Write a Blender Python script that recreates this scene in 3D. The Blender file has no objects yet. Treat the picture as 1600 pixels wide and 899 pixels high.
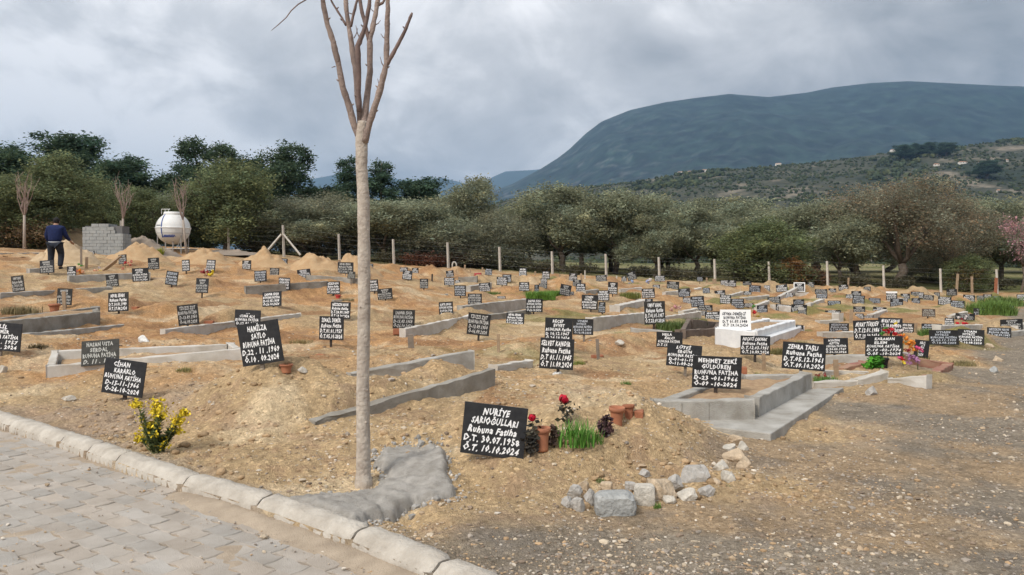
import bpy, math, random
import numpy as np
from mathutils import Vector, Matrix, Euler

random.seed(7)
RNG = np.random.default_rng(7)
S = bpy.context.scene
COL = S.collection
R = math.radians
PI = math.pi

# ------------------------------------------------------------------ camera
F, CU, HV, CH = 1180.0, 800.0, 425.0, 1.6      # focal (px of a 1600 wide frame), centre, horizon row, eye height
cam_d = bpy.data.cameras.new('camera')
cam = bpy.data.objects.new('camera', cam_d)
COL.objects.link(cam)
cam.location = (0, 0, CH)
cam.rotation_euler = (R(90), 0, 0)
cam_d.sensor_width = 36
cam_d.lens = 36 * F / 1600
cam_d.shift_y = -(449.5 - HV) / 1600
cam_d.clip_end = 60000
cam_d.clip_start = 0.05
S.camera = cam

# ------------------------------------------------------------------ world, sun, exposure
SUN_EL, SUN_AZ = R(42), R(218)
w = bpy.data.worlds.new('World')
S.world = w
w.use_nodes = True
nt = w.node_tree
nt.nodes.clear()
N = nt.nodes.new
L = nt.links.new
out = N('ShaderNodeOutputWorld')
bg = N('ShaderNodeBackground')
bg.inputs['Strength'].default_value = 0.1
L(bg.outputs[0], out.inputs[0])
sky = N('ShaderNodeTexSky')
sky.sky_type = 'NISHITA'
sky.sun_disc = False
sky.sun_elevation = SUN_EL
sky.sun_rotation = SUN_AZ
tc = N('ShaderNodeTexCoord')
sep = N('ShaderNodeSeparateXYZ')
L(tc.outputs['Generated'], sep.inputs[0])
def wm(op, a, b=None, clamp=False):
    n = N('ShaderNodeMath'); n.operation = op; n.use_clamp = clamp
    for i, v in enumerate((a, b)):
        if v is None: continue
        if isinstance(v, (int, float)): n.inputs[i].default_value = v
        else: L(v, n.inputs[i])
    return n.outputs[0]
zz = wm('ADD', wm('MAXIMUM', sep.outputs[2], 0.0), 0.40)
comb = N('ShaderNodeCombineXYZ')
L(wm('DIVIDE', sep.outputs[0], zz), comb.inputs[0])
L(wm('DIVIDE', sep.outputs[1], zz), comb.inputs[1])
def wnoise(scale, det, rough, dist, off=(0, 0, 0), sc=(1, 1, 1)):
    mp = N('ShaderNodeMapping'); mp.inputs['Location'].default_value = off; mp.inputs['Scale'].default_value = sc
    L(comb.outputs[0], mp.inputs[0])
    n = N('ShaderNodeTexNoise'); n.inputs['Scale'].default_value = scale; n.inputs['Detail'].default_value = det
    n.inputs['Roughness'].default_value = rough; n.inputs['Distortion'].default_value = dist
    L(mp.outputs[0], n.inputs['Vector'])
    return n.outputs['Fac']
n1 = wnoise(1.25, 9, 0.56, 0.35, (5.3, 2.4, 0), (1.0, 0.95, 1))
n2 = wnoise(3.6, 8, 0.6, 0.5, (1.0, 5.0, 0), (1.05, 0.95, 1))
mix = wm('ADD', wm('MULTIPLY', n1, 0.68), wm('MULTIPLY', n2, 0.32))
# the cloud deck is thicker (darker) to the right, over the mountain
side = wm('MULTIPLY', sep.outputs[0], -0.11)
fac = wm('ADD', mix, side)
cr = N('ShaderNodeValToRGB')
L(fac, cr.inputs[0])
e = cr.color_ramp.elements
e[0].position = 0.37; e[0].color = (2.3, 2.4, 2.5, 1)
e[1].position = 0.60; e[1].color = (7.4, 7.3, 7.3, 1)
m = e.new(0.44); m.color = (3.5, 3.55, 3.65, 1)
m = e.new(0.53); m.color = (5.1, 5.1, 5.15, 1)
mx = N('ShaderNodeMix'); mx.data_type = 'RGBA'
mx.inputs[0].default_value = 0.97
L(sky.outputs[0], mx.inputs[6]); L(cr.outputs[0], mx.inputs[7])
# an overcast sky is about three times brighter overhead than at the horizon
zen = wm('ADD', wm('MULTIPLY', wm('POWER', wm('MAXIMUM', sep.outputs[2], 0.0), 1.6), 0.9), 0.97)
vm = N('ShaderNodeVectorMath'); vm.operation = 'SCALE'
L(mx.outputs[2], vm.inputs[0]); L(zen, vm.inputs['Scale'])
L(vm.outputs[0], bg.inputs[0])

sun_d = bpy.data.lights.new('sun', 'SUN')
sun_d.energy = 2.0
sun_d.angle = R(14)
sun_d.color = (1.0, 0.94, 0.85)
sun = bpy.data.objects.new('sun', sun_d)
COL.objects.link(sun)
sd = Vector((math.sin(SUN_AZ) * math.cos(SUN_EL), math.cos(SUN_AZ) * math.cos(SUN_EL), math.sin(SUN_EL)))
sun.rotation_euler = sd.to_track_quat('Z', 'Y').to_euler()
sun.location = sd * 50

S.view_settings.view_transform = 'Standard'
S.view_settings.look = 'None'
S.view_settings.gamma = 1.0
S.view_settings.use_curve_mapping = False
S.view_settings.exposure = 0.52
S.render.engine = 'CYCLES'
S.cycles.use_denoising = True
S.cycles.max_bounces = 5
S.cycles.diffuse_bounces = 3
S.cycles.volume_bounces = 0
S.cycles.transparent_max_bounces = 6

# ------------------------------------------------------------------ helpers
def lit(c):
    return tuple(c) + (1,)

MATS = {}
def mat(name, col, rough=0.9, var=0.0, vscale=8.0, col2=None, bump=0.0, bscale=60.0, attr=None, spec=0.3, attr_fac=1.0, metal=0.0):
    """procedural material: base colour, broken up by noise towards col2, optional colour attribute multiplied in, noise bump"""
    if name in MATS: return MATS[name]
    m = bpy.data.materials.new(name); m.use_nodes = True
    t = m.node_tree; b = t.nodes['Principled BSDF']
    b.inputs['Roughness'].default_value = rough
    b.inputs['Specular IOR Level'].default_value = spec
    b.inputs['Metallic'].default_value = metal
    tcn = t.nodes.new('ShaderNodeTexCoord')
    src = None
    if var > 0 or col2:
        n = t.nodes.new('ShaderNodeTexNoise'); n.inputs['Scale'].default_value = vscale; n.inputs['Detail'].default_value = 6
        n.inputs['Roughness'].default_value = 0.65
        t.links.new(tcn.outputs['Object'], n.inputs['Vector'])
        r = t.nodes.new('ShaderNodeValToRGB')
        r.color_ramp.elements[0].position = 0.35; r.color_ramp.elements[1].position = 0.65
        c2 = col2 or tuple(x * (1 - var) for x in col)
        r.color_ramp.elements[0].color = lit(c2); r.color_ramp.elements[1].color = lit(col)
        t.links.new(n.outputs['Fac'], r.inputs[0]); src = r.outputs[0]
    if attr:
        a = t.nodes.new('ShaderNodeAttribute'); a.attribute_name = attr
        if src is None:
            v = t.nodes.new('ShaderNodeRGB'); v.outputs[0].default_value = lit(col); src = v.outputs[0]
        mm = t.nodes.new('ShaderNodeMix'); mm.data_type = 'RGBA'; mm.blend_type = 'MULTIPLY'
        mm.inputs[0].default_value = attr_fac
        t.links.new(src, mm.inputs[6]); t.links.new(a.outputs['Color'], mm.inputs[7]); src = mm.outputs[2]
    if src is None: b.inputs['Base Color'].default_value = lit(col)
    else: t.links.new(src, b.inputs['Base Color'])
    if bump > 0:
        n = t.nodes.new('ShaderNodeTexNoise'); n.inputs['Scale'].default_value = bscale; n.inputs['Detail'].default_value = 5
        t.links.new(tcn.outputs['Object'], n.inputs['Vector'])
        bp = t.nodes.new('ShaderNodeBump'); bp.inputs['Strength'].default_value = bump; bp.inputs['Distance'].default_value = 0.02
        t.links.new(n.outputs['Fac'], bp.inputs['Height']); t.links.new(bp.outputs[0], b.inputs['Normal'])
    MATS[name] = m
    return m

def add_col(me, colors, domain='POINT'):
    a = me.color_attributes.new('Col', 'FLOAT_COLOR', domain)
    c = np.ones((len(colors), 4), dtype=np.float32); c[:, :3] = colors
    a.data.foreach_set('color', c.ravel())

def np_mesh(name, V, Fq, smooth=False, colors=None, domain='POINT'):
    """mesh from numpy arrays; Fq (n,k) faces all of k corners"""
    me = bpy.data.meshes.new(name)
    V = np.asarray(V, dtype=np.float32); Fq = np.asarray(Fq, dtype=np.int32)
    n, k = Fq.shape
    me.vertices.add(len(V)); me.vertices.foreach_set('co', V.ravel())
    me.loops.add(n * k); me.loops.foreach_set('vertex_index', Fq.ravel())
    me.polygons.add(n)
    me.polygons.foreach_set('loop_start', np.arange(0, n * k, k, dtype=np.int32))
    me.polygons.foreach_set('loop_total', np.full(n, k, dtype=np.int32))
    me.polygons.foreach_set('use_smooth', np.full(n, smooth, dtype=bool))
    me.update(calc_edges=True)
    if colors is not None: add_col(me, colors, domain)
    return me

class MB:
    """collects simple shapes into one mesh"""
    def __init__(s): s.v = []; s.f = []
    def add(s, V, Fs):
        o = len(s.v); s.v += [tuple(p) for p in V]; s.f += [tuple(i + o for i in f) for f in Fs]; return s
    def box(s, c, d, M=None, jitter=0.0):
        P = []
        for dz in (-.5, .5):
            for dx, dy in ((-.5, -.5), (.5, -.5), (.5, .5), (-.5, .5)):
                P.append(Vector((dx * d[0] + random.uniform(-jitter, jitter), dy * d[1] + random.uniform(-jitter, jitter), dz * d[2] + random.uniform(-jitter, jitter))))
        if M is not None: P = [M @ p for p in P]
        P = [p + Vector(c) for p in P]
        return s.add(P, [(3, 2, 1, 0), (4, 5, 6, 7), (0, 1, 5, 4), (1, 2, 6, 5), (2, 3, 7, 6), (3, 0, 4, 7)])
    def prism(s, poly, z0, z1):
        n = len(poly)
        P = [(x, y, z0) for x, y in poly] + [(x, y, z1) for x, y in poly]
        return s.add(P, [tuple(range(n - 1, -1, -1)), tuple(range(n, 2 * n))] + [(i, (i + 1) % n, n + (i + 1) % n, n + i) for i in range(n)])
    def tube(s, pts, rad, seg=8, cap=True, wob=0.0):
        pts = [Vector(p) for p in pts]; n = len(pts)
        if isinstance(rad, (int, float)): rad = [rad] * n
        ref = Vector((0, 0, 1)); V = []
        for i, p in enumerate(pts):
            t = (pts[min(i + 1, n - 1)] - pts[max(i - 1, 0)]).normalized()
            a = t.cross(ref if abs(t.dot(ref)) < .95 else Vector((0, 1, 0))).normalized() if i == 0 else (a - t * a.dot(t)).normalized()
            b = t.cross(a)
            for k in range(seg):
                an = 2 * PI * k / seg; rr = rad[i] * (1 + random.uniform(-wob, wob))
                V.append(p + a * math.cos(an) * rr + b * math.sin(an) * rr)
        Fs = [(i * seg + k, i * seg + (k + 1) % seg, (i + 1) * seg + (k + 1) % seg, (i + 1) * seg + k) for i in range(n - 1) for k in range(seg)]
        if cap: Fs += [tuple(range(seg - 1, -1, -1)), tuple((n - 1) * seg + k for k in range(seg))]
        return s.add(V, Fs)
    def lathe(s, prof, seg=20, c=(0, 0, 0)):
        V = [(c[0] + r * math.cos(2 * PI * k / seg), c[1] + r * math.sin(2 * PI * k / seg), c[2] + z) for r, z in prof for k in range(seg)]
        n = len(prof)
        Fs = [(i * seg + k, i * seg + (k + 1) % seg, (i + 1) * seg + (k + 1) % seg, (i + 1) * seg + k) for i in range(n - 1) for k in range(seg)]
        return s.add(V, Fs)
    def ball(s, c, r, sub=1, jit=0.0, seed=0, flat=1.0):
        V, Fs = ICO[sub]; rr = random.Random(seed)
        P = []
        for p in V:
            k = 1 + rr.uniform(-jit, jit)
            P.append(Vector(c) + Vector((p[0] * r[0] * k, p[1] * r[1] * k, p[2] * r[2] * k)))
        return s.add(P, Fs)
    def mesh(s, name, smooth=False):
        me = bpy.data.meshes.new(name); me.from_pydata([tuple(p) for p in s.v], [], s.f)
        if smooth: me.polygons.foreach_set('use_smooth', [True] * len(me.polygons))
        me.update(); return me

def _ico():
    import bmesh
    r = {}
    for sub in (1, 2, 3):
        bm = bmesh.new(); bmesh.ops.create_icosphere(bm, subdivisions=sub, radius=1)
        r[sub] = ([tuple(v.co) for v in bm.verts], [tuple(v.index for v in f.verts) for f in bm.faces]); bm.free()
    return r
ICO = _ico()

def link(name, me, m=None, parent=None, loc=(0, 0, 0), rot=(0, 0, 0), scale=(1, 1, 1)):
    o = bpy.data.objects.new(name, me); COL.objects.link(o)
    if m is not None and not me.materials: me.materials.append(m)
    o.location = loc; o.rotation_euler = rot; o.scale = scale
    if parent is not None: o.parent = parent
    return o
def bevel(o, wd=0.01, seg=2, lim=35):
    b = o.modifiers.new('bevel', 'BEVEL'); b.width = wd; b.segments = seg; b.limit_method = 'ANGLE'; b.angle_limit = R(lim)
    return o
def empty(name, loc=(0, 0, 0), rot=(0, 0, 0), scale=(1, 1, 1)):
    o = bpy.data.objects.new(name, None); COL.objects.link(o); o.location = loc; o.rotation_euler = rot; o.scale = scale
    o.empty_display_size = .1
    return o
def tag(o, label, cat, group=None, kind=None):
    if label: o['label'] = label
    if cat: o['category'] = cat
    if group: o['group'] = group
    if kind: o['kind'] = kind
    return o
def copy_tree(o, parent=None):
    c = o.copy(); COL.objects.link(c); c.parent = parent
    for ch in list(o.children): copy_tree(ch, c)
    return c

# ---- value noise in numpy
def _hash(ix, iy, s):
    h = (ix * 374761393 + iy * 668265263 + s * 982451653).astype(np.int64) & 0x7fffffff
    h = ((h ^ (h >> 13)) * 1274126177) & 0x7fffffff
    return ((h ^ (h >> 16)) & 0xffff) / 65535.0
def vnoise(x, y, s=0):
    ix = np.floor(x).astype(np.int64); iy = np.floor(y).astype(np.int64)
    fx = x - ix; fy = y - iy; fx = fx * fx * (3 - 2 * fx); fy = fy * fy * (3 - 2 * fy)
    a = _hash(ix, iy, s); b = _hash(ix + 1, iy, s); c = _hash(ix, iy + 1, s); d = _hash(ix + 1, iy + 1, s)
    return (a * (1 - fx) + b * fx) * (1 - fy) + (c * (1 - fx) + d * fx) * fy - 0.5
def fbm(x, y, octv=4, s=0, gain=0.5):
    r = 0; a = 1.0; tot = 0
    for k in range(octv):
        r = r + a * vnoise(x * 2 ** k + 17.3 * k, y * 2 ** k - 9.1 * k, s + k); tot += a; a *= gain
    return r / tot * 2
def ss(a, b, x):
    t = np.clip((x - a) / (b - a), 0, 1); return t * t * (3 - 2 * t)

# ------------------------------------------------------------------ the lie of the land
CP = [  # (image column, distance, height): readings of the ground
 (1600,4,0),(1600,8,0),(1600,14,0),(1600,22,0),(1600,34,.03),(1560,43,.1),(1400,43,.45),(1300,44,.65),(1200,45,.84),(1030,45,1.0),
 (865,45,1.4),(700,46,1.8),(530,46,2.2),(443,46,2.55),(357,46,2.92),(265,42,2.95),(160,38,2.45),(40,34,2.6),(-60,30,2.5),(-60,20,1.2),
 (85,26,1.68),(28,21,1.0),(90,19,.9),(185,17.7,.6),(10,11,.4),(157,10.5,.27),(194,9,.1),(90,10.5,.16),(285,16.5,.37),(425,20,.57),
 (518,13.5,.28),(405,9,.36),(316,23,.88),(390,30,1.6),(440,29,1.62),(540,26,1.33),(521,25,.84),(532,18,.46),(631,16,.32),(697,22.5,.3),
 (748,15.5,.24),(742,24,.5),(835,21,.42),(719,28,.68),(662,31,.88),(635,33,1.15),(765,40,1.35),(850,32,.79),(922,22,.3),(887,28,.65),
 (870,10.5,.17),(1023,16,.35),(1046,14,.14),(1070,10.9,.14),(1180,13.4,.05),(1130,16.3,.15),(1111,22,.18),(1150,27,.32),(1180,36,.55),
 (1300,19,.05),(1355,14,.1),(1381,11,.08),(1475,14,.1),(1560,18,0),(1340,30,.3),(1450,33,.3),(1530,36,.2),(1000,38,.75),(940,38,.95),
 (0,8.5,.1),(100,9.3,.1),(350,6.5,.08),(300,8,.12),(250,7,.08),(450,6.3,.1),(567,5.5,.06),(560,7.6,.2),(700,7.8,.2),(640,7,.17),(775,9,.24),(640,9.6,.32),
 (770,5.9,.1),(1150,7.2,.02),(1250,8.5,.0),(1100,8.4,.04),(1350,9.5,0),(900,4,0),(700,4,.03),(1200,5,0),(1400,6,0),(900,5.0,0.0),
 (560,4.6,.02),(800,5,.02),(400,5.2,.06),
]
CPX = [((u - CU) / F * d, d, z) for u, d, z in CP]
CPX += [(-40, 10, 1.2), (-60, 40, 4), (-30, 0, .3), (0, -20, 0), (30, -10, 0), (-30, -20, 0), (30, 10, 0), (-10, 2, 0), (-5, 2, 0), (0, 1.5, 0), (5, 0, 0), (60, 40, 0),
        (-60, 80, 5), (-20, 80, 3.6), (10, 70, 1.6), (30, 60, 1.0), (60, 80, 1.6), (0, 100, 2.6), (60, 140, 3), (-80, 140, 6), (0, 180, 4)]
CPX = np.array(CPX, dtype=float)
def _kern(r): return np.sqrt(r * r + 0.25)
_n = len(CPX)
_A = _kern(np.hypot(CPX[:, None, 0] - CPX[None, :, 0], CPX[:, None, 1] - CPX[None, :, 1])) - np.eye(_n) * 0.06
_P = np.c_[np.ones(_n), CPX[:, :2]]
_M = np.block([[_A, _P], [_P.T, np.zeros((3, 3))]])
_W = np.linalg.solve(_M, np.r_[CPX[:, 2], 0, 0, 0])
def base(x, y):
    x = np.atleast_1d(np.asarray(x, float)); y = np.atleast_1d(np.asarray(y, float))
    rr = np.hypot(x, y); k = np.minimum(1, 160 / np.maximum(rr, 1e-6))     # beyond 160 m carry the rim outwards
    xx = x * k; yy = y * k
    r = np.full(x.shape, _W[_n]) + _W[_n + 1] * xx + _W[_n + 2] * yy
    for i in range(_n): r = r + _W[i] * _kern(np.hypot(xx - CPX[i, 0], yy - CPX[i, 1]))
    return r
# kerb line (front foot), pavement lies on the near side of it
KERB = [(-16, 16.2), (-9.5, 11.1), (-5.22, 7.70), (-4.23, 6.94), (-3.34, 6.23), (-2.41, 5.47), (-1.715, 4.98), (-1.2, 4.55), (-.93, 4.33), (-.55, 3.98), (.0, 3.42), (.8, 2.5), (1.4, 1.2), (1.8, -2), (1.9, -6)]
_kx = np.array([p[0] for p in KERB]); _ky = np.array([p[1] for p in KERB])
def kerb_dist(x, y):      # > 0 on the soil side, roughly metres
    return (y - np.interp(x, _kx, _ky)) * 0.76
G = np.array([0.57, 0.82])                     # the way the graves lie
BUMPS = []                                     # x, y, half length, half width, height, direction
def bumps(x, y):
    r = np.zeros_like(x)
    for bx, by, a, b, h, gx, gy in BUMPS:
        dx = x - bx; dy = y - by
        l = (dx * gx + dy * gy) / a; s_ = (dx * gy - dy * gx) / b
        q = l * l + s_ * s_
        mk = q < 6
        if mk.any(): r[mk] += h * (1 + .5 * fbm(x[mk] * 2.2, y[mk] * 2.2, 3, 88)) * np.exp(-q[mk] ** 1.5)
    return r
ROADPOLY_IMG = [(500, 862), (560, 835), (700, 838), (860, 800), (1000, 806), (1150, 772), (1185, 700), (1330, 622), (1455, 610), (1520, 560), (1560, 520), (1590, 478), (1700, 462), (3600, 520), (6000, 900), (3600, 3000), (200, 3000)]
ROAD = [((u - CU) / (v - HV) * CH, CH * F / (v - HV)) for u, v in ROADPOLY_IMG]
def poly_sd(x, y, P):
    d = np.full(x.shape, 1e9); ins = np.zeros(x.shape, bool)
    for i in range(len(P)):
        ax, ay = P[i]; bx, by = P[(i + 1) % len(P)]
        ex, ey = bx - ax, by - ay
        t = np.clip(((x - ax) * ex + (y - ay) * ey) / (ex * ex + ey * ey + 1e-12), 0, 1)
        d = np.minimum(d, np.hypot(x - ax - t * ex, y - ay - t * ey))
        c = ((ay > y) != (by > y)) & (x < (bx - ax) * (y - ay) / (by - ay + 1e-12) + ax)
        ins ^= c
    return np.where(ins, -d, d)
def road_mask(x, y):
    sd_ = poly_sd(x, y, ROAD) + fbm(x * .9, y * .9, 3, 5) * .9
    return ss(.45, -.45, sd_)
def height(x, y, micro=True):
    x = np.atleast_1d(np.asarray(x, float)); y = np.atleast_1d(np.asarray(y, float))
    z = base(x, y) + bumps(x, y)
    r = np.hypot(x, y)
    kd = kerb_dist(x, y)
    if micro:
        rm = road_mask(x, y)
        near = ss(90, 30, r)
        z = z + near * (1 - .75 * rm) * (fbm(x * 1.1, y * 1.1, 3, 11) * np.where(y > 10.5, .12, .075) + fbm(x * 4, y * 4, 3, 21) * .042 + fbm(x * 15, y * 15, 3, 31) * .020)
        z = z + near * rm * (fbm(x * 24, y * 24, 2, 33) * .006 + fbm(x * 2.3, y * 2.3, 3, 34) * .012)
        z = z + (1 - near) * fbm(x * .05, y * .05, 3, 41) * .6 * ss(60, 150, r)
    pv = ss(.16, -.02, kd) * ss(17, 14, r)
    z = np.where(r < 17, z * (1 - pv) + (-0.09) * pv, z)
    # level the soil a little behind the kerb
    z = np.where((r < 17) & (kd >= 0) & (kd < .5), np.maximum(z, 0.055 * ss(.5, .2, kd)), z)
    return z
def H1(x, y, micro=False): return float(height(x, y, micro)[0])
def P(u, d, z): return Vector(((u - CU) / F * d, d, z))
def hit(u, v, guess=None, d0=3.2, d1=60):
    """ground point seen at image position (u, v), the one nearest the guessed distance"""
    ds = np.geomspace(d0, d1, 900)
    z = height((u - CU) / F * ds, ds, False)
    vp = HV + (CH - z) / ds * F
    s_ = vp - v
    idx = np.where(np.sign(s_[:-1]) != np.sign(s_[1:]))[0]
    if len(idx) == 0:
        if guess:
            k = np.where((ds > guess * .8) & (ds < guess * 1.25))[0]; i = k[np.argmin(np.abs(s_[k]))]
        else: i = np.argmin(np.abs(s_))
    else:
        i = idx[0] if guess is None else idx[np.argmin(np.abs(np.log(ds[idx] / guess)))]
        if guess and abs(math.log(ds[i] / guess)) > .3:
            k = np.where((ds > guess * .8) & (ds < guess * 1.25))[0]; i = k[np.argmin(np.abs(s_[k]))]
    d = float(ds[i]); x = (u - CU) / F * d
    return Vector((x, d, H1(x, d)))
def dirto(a, b):
    v = Vector((b[0] - a[0], b[1] - a[1])); return v.normalized()
# ------------------------------------------------------------------ grave boards: read first, their mounds shape the ground
# (left, right, top, bottom[, lean]) of each board in the photograph; distance follows from a board height of about 0.4 m and the lie of the land
FAR = [
 (625,637,418,425),(629,644,423,437,-5),(644,654,419,427),(656,669,436,451),(697,709,423,433,6),(694,710,434,446),(711,719,438,443),(710,728,446,463),
 (749,766,442,456,4),(758,769,420,430,-4),(785,799,429,441),(776,793,433,446,-3),(731,753,459,476),(686,708,472,494,3),(614,648,484,514,-2),
 (791,819,489,508,-1),(590,613,451,468,5),(777,790,463,468),(578,591,437,456,4),(811,823,419,432),(847,859,424,436),(845,855,435,444),(811,827,441,455),
 (842,855,443,451),(835,842,445,461),(822,848,467,488,-1),(875,892,445,462,-12),(890,897,456,464,8),(889,902,427,440,-4),(895,908,437,448,-5),(900,915,443,459),
 (931,948,430,440,4),(971,979,432,440),(980,994,425,438,18),(950,965,441,460,-3),(934,952,454,470,2),(909,934,461,484,-1),(935,946,472,489,-2),
 (1023,1039,431,440),(1042,1061,440,452,-3),(1003,1023,451,466,3),(1008,1020,467,482),(1007,1039,471,507,2),(1060,1078,451,464,5),(1067,1080,465,475),
 (1080,1100,463,480,4),(1090,1113,477,489),(1102,1125,487,503,2),(1090,1104,486,496),(1089,1098,433,440),(1126,1138,438,448,3),(1138,1150,438,448,-2),
 (1161,1174,440,446),(1171,1188,446,457,-3),(1162,1174,455,461,4),(1117,1133,454,464,5),(1125,1142,461,475,-2),(1143,1162,467,482),(1163,1177,474,480),
 (1183,1199,477,491,3),(1194,1203,446,455),(1213,1230,445,456,8),(1262,1272,441,449),(1274,1292,452,460),(1276,1292,459,470,-3),
 (1295,1306,451,457),(1311,1325,445,454,3),(1331,1345,455,464),(1333,1350,462,475,-4),(1294,1313,470,477),(1358,1375,466,474,-2),(1334,1351,479,489),
 (1337,1349,490,498),(1350,1364,493,500),(1365,1384,480,489,-3),(1200,1219,464,476,4),(1213,1235,476,486,-5),(1240,1256,468,476),(1237,1260,476,488,-2),
 (1247,1260,485,492),(1290,1313,485,491,3),(1244,1255,508,524,-2),(1297,1325,505,521,-2),(1386,1401,458,468),(1392,1410,467,480,-2),
 (1408,1421,459,467),(1424,1437,456,465),(1425,1437,466,476),(1436,1443,457,466),(1443,1458,461,471,-6),(1480,1494,452,462),(1460,1468,457,465),
 (1467,1485,464,477,-3),(1487,1506,470,481,-2),(1506,1522,461,471,-5),(1527,1537,462,470),(1537,1549,460,468),(1550,1563,463,469),(1578,1591,467,476,3),
 (1590,1604,460,470,4),(1523,1546,482,495,-2),(1543,1557,479,487),(1495,1521,490,500,-3),(1477,1490,497,511),
 (1566,1595,499,516,2),(1545,1577,512,531,-1),(1442,1470,506,520,-1),(1455,1495,516,539,-1),(1499,1535,515,539,-1),(1409,1427,505,524,-2),
 (20,36,431,456,6),(64,83,407,427,3),(106,118,416,436,3),(91,111,451,477,-2),(167,184,429,448,6),(171,199,457,487,3),(136,147,392,400),(186,197,398,413,3),
 (232,248,403,421,3),(208,231,419,440,3),(260,277,424,446,-7),(285,296,406,424,3),(323,336,406,424,-3),(379,392,407,421),(388,399,400,413,-2),
 (307,325,435,458,-2),(279,309,476,508,6),(398,416,423,440,3),(430,449,404,417,-2),(422,436,419,431,-4),(436,453,434,453,-2),(465,485,421,435,7),
 (485,496,413,421),(528,552,410,428,-1),(511,531,440,460,2),(411,439,456,479,4),(517,547,472,498,-1),(570,583,412,424,-3),
 (1408,1418,466,472),(1350,1360,448,455),(1098,1109,450,458,3),(1020,1031,445,453),(1228,1239,458,466,-3),(1574,1584,478,486),(1322,1333,460,468),
]
_far = []
_br = random.Random(12)
for k in range(26):
    u_ = 590 + k * 34 + _br.uniform(-14, 14); d_ = _br.uniform(31, 42)
    BUMPS.append(((u_ - CU) / F * d_, d_, _br.uniform(.7, 1.3), _br.uniform(.5, .8), _br.uniform(.18, .34), _br.uniform(-.5, 1), 1))
for b in FAR:
    u0, u1, v0, v1 = b[:4]; roll = b[4] if len(b) > 4 else 0
    hpx = v1 - v0; wpx = u1 - u0
    foot = v1 + max(2.0, .22 * hpx)
    gd = .42 * F / max(hpx, wpx * .62)
    gd = min(max(gd, 9), 44)
    p = hit((u0 + u1) / 2, foot, gd, d1=45)
    if p.y > 44.0: p = P((u0 + u1) / 2, 44.0, 0)
    _far.append([(u0 + u1) / 2, (v0 + v1) / 2, wpx, hpx, roll, foot, p.y])
# mounds over the graves, each running away behind its board
BUMPS += [(.82, 6.75, 1.2, .72, .34, .77, .64), (1.35, 6.9, .5, .5, .07, 1, 0), (-2.7, 8.15, .95, .60, .27, .80, .6), (-2.15, 7.75, .6, .5, .15, .6, .8), (-.75, 6.35, .45, .25, -.08, .9, .3), (-3.9, 8.3, .5, .3, -.05, .9, .3), (-1.38, 8.35, 1.2, .36, .15, .7, .7), (-.75, 9.15, .6, .3, .12, .8, .6), (-1.4, 10.3, 1.1, .4, .14, .75, .66), (-.35, 6.9, .6, .3, .09, .9, .3),
          (.75, 8.9, .9, .5, .10, .57, .82), (2.0, 9.6, .8, .5, .05, .57, .82), (-4.4, 10.2, .6, .5, .06, 1, 0), (3.6, 12.4, 1.0, .5, .12, .57, .82), (6.3, 12.6, 1.1, .5, .16, .6, .8),
          (.2, 13.0, .9, .45, .14, .57, .82), (1.9, 14.2, .9, .45, .12, .57, .82), (-5.0, 14.0, 1.0, .5, .12, .57, .82)]
for q in _far:
    if 12 < q[6] < 40:
        x = (q[0] - CU) / F * q[6]
        BUMPS.append((x + G[0] * 1.15, q[6] + G[1] * 1.15, .85, .36, random.uniform(.18, .36) * (1 if q[6] < 20 else .6), G[0], G[1]))
# a board hidden by a rise in front of it stands on that rise instead
for q in _far:
    ds = np.linspace(5, q[6] - .15, 500)
    zz2 = height((q[0] - CU) / F * ds, ds, False)
    ray = CH + (HV - (q[1] + q[3] * .35)) / F * ds
    k_ = np.where(zz2 > ray)[0]
    if len(k_): q[6] = float(ds[k_[0]]) - .02

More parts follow.
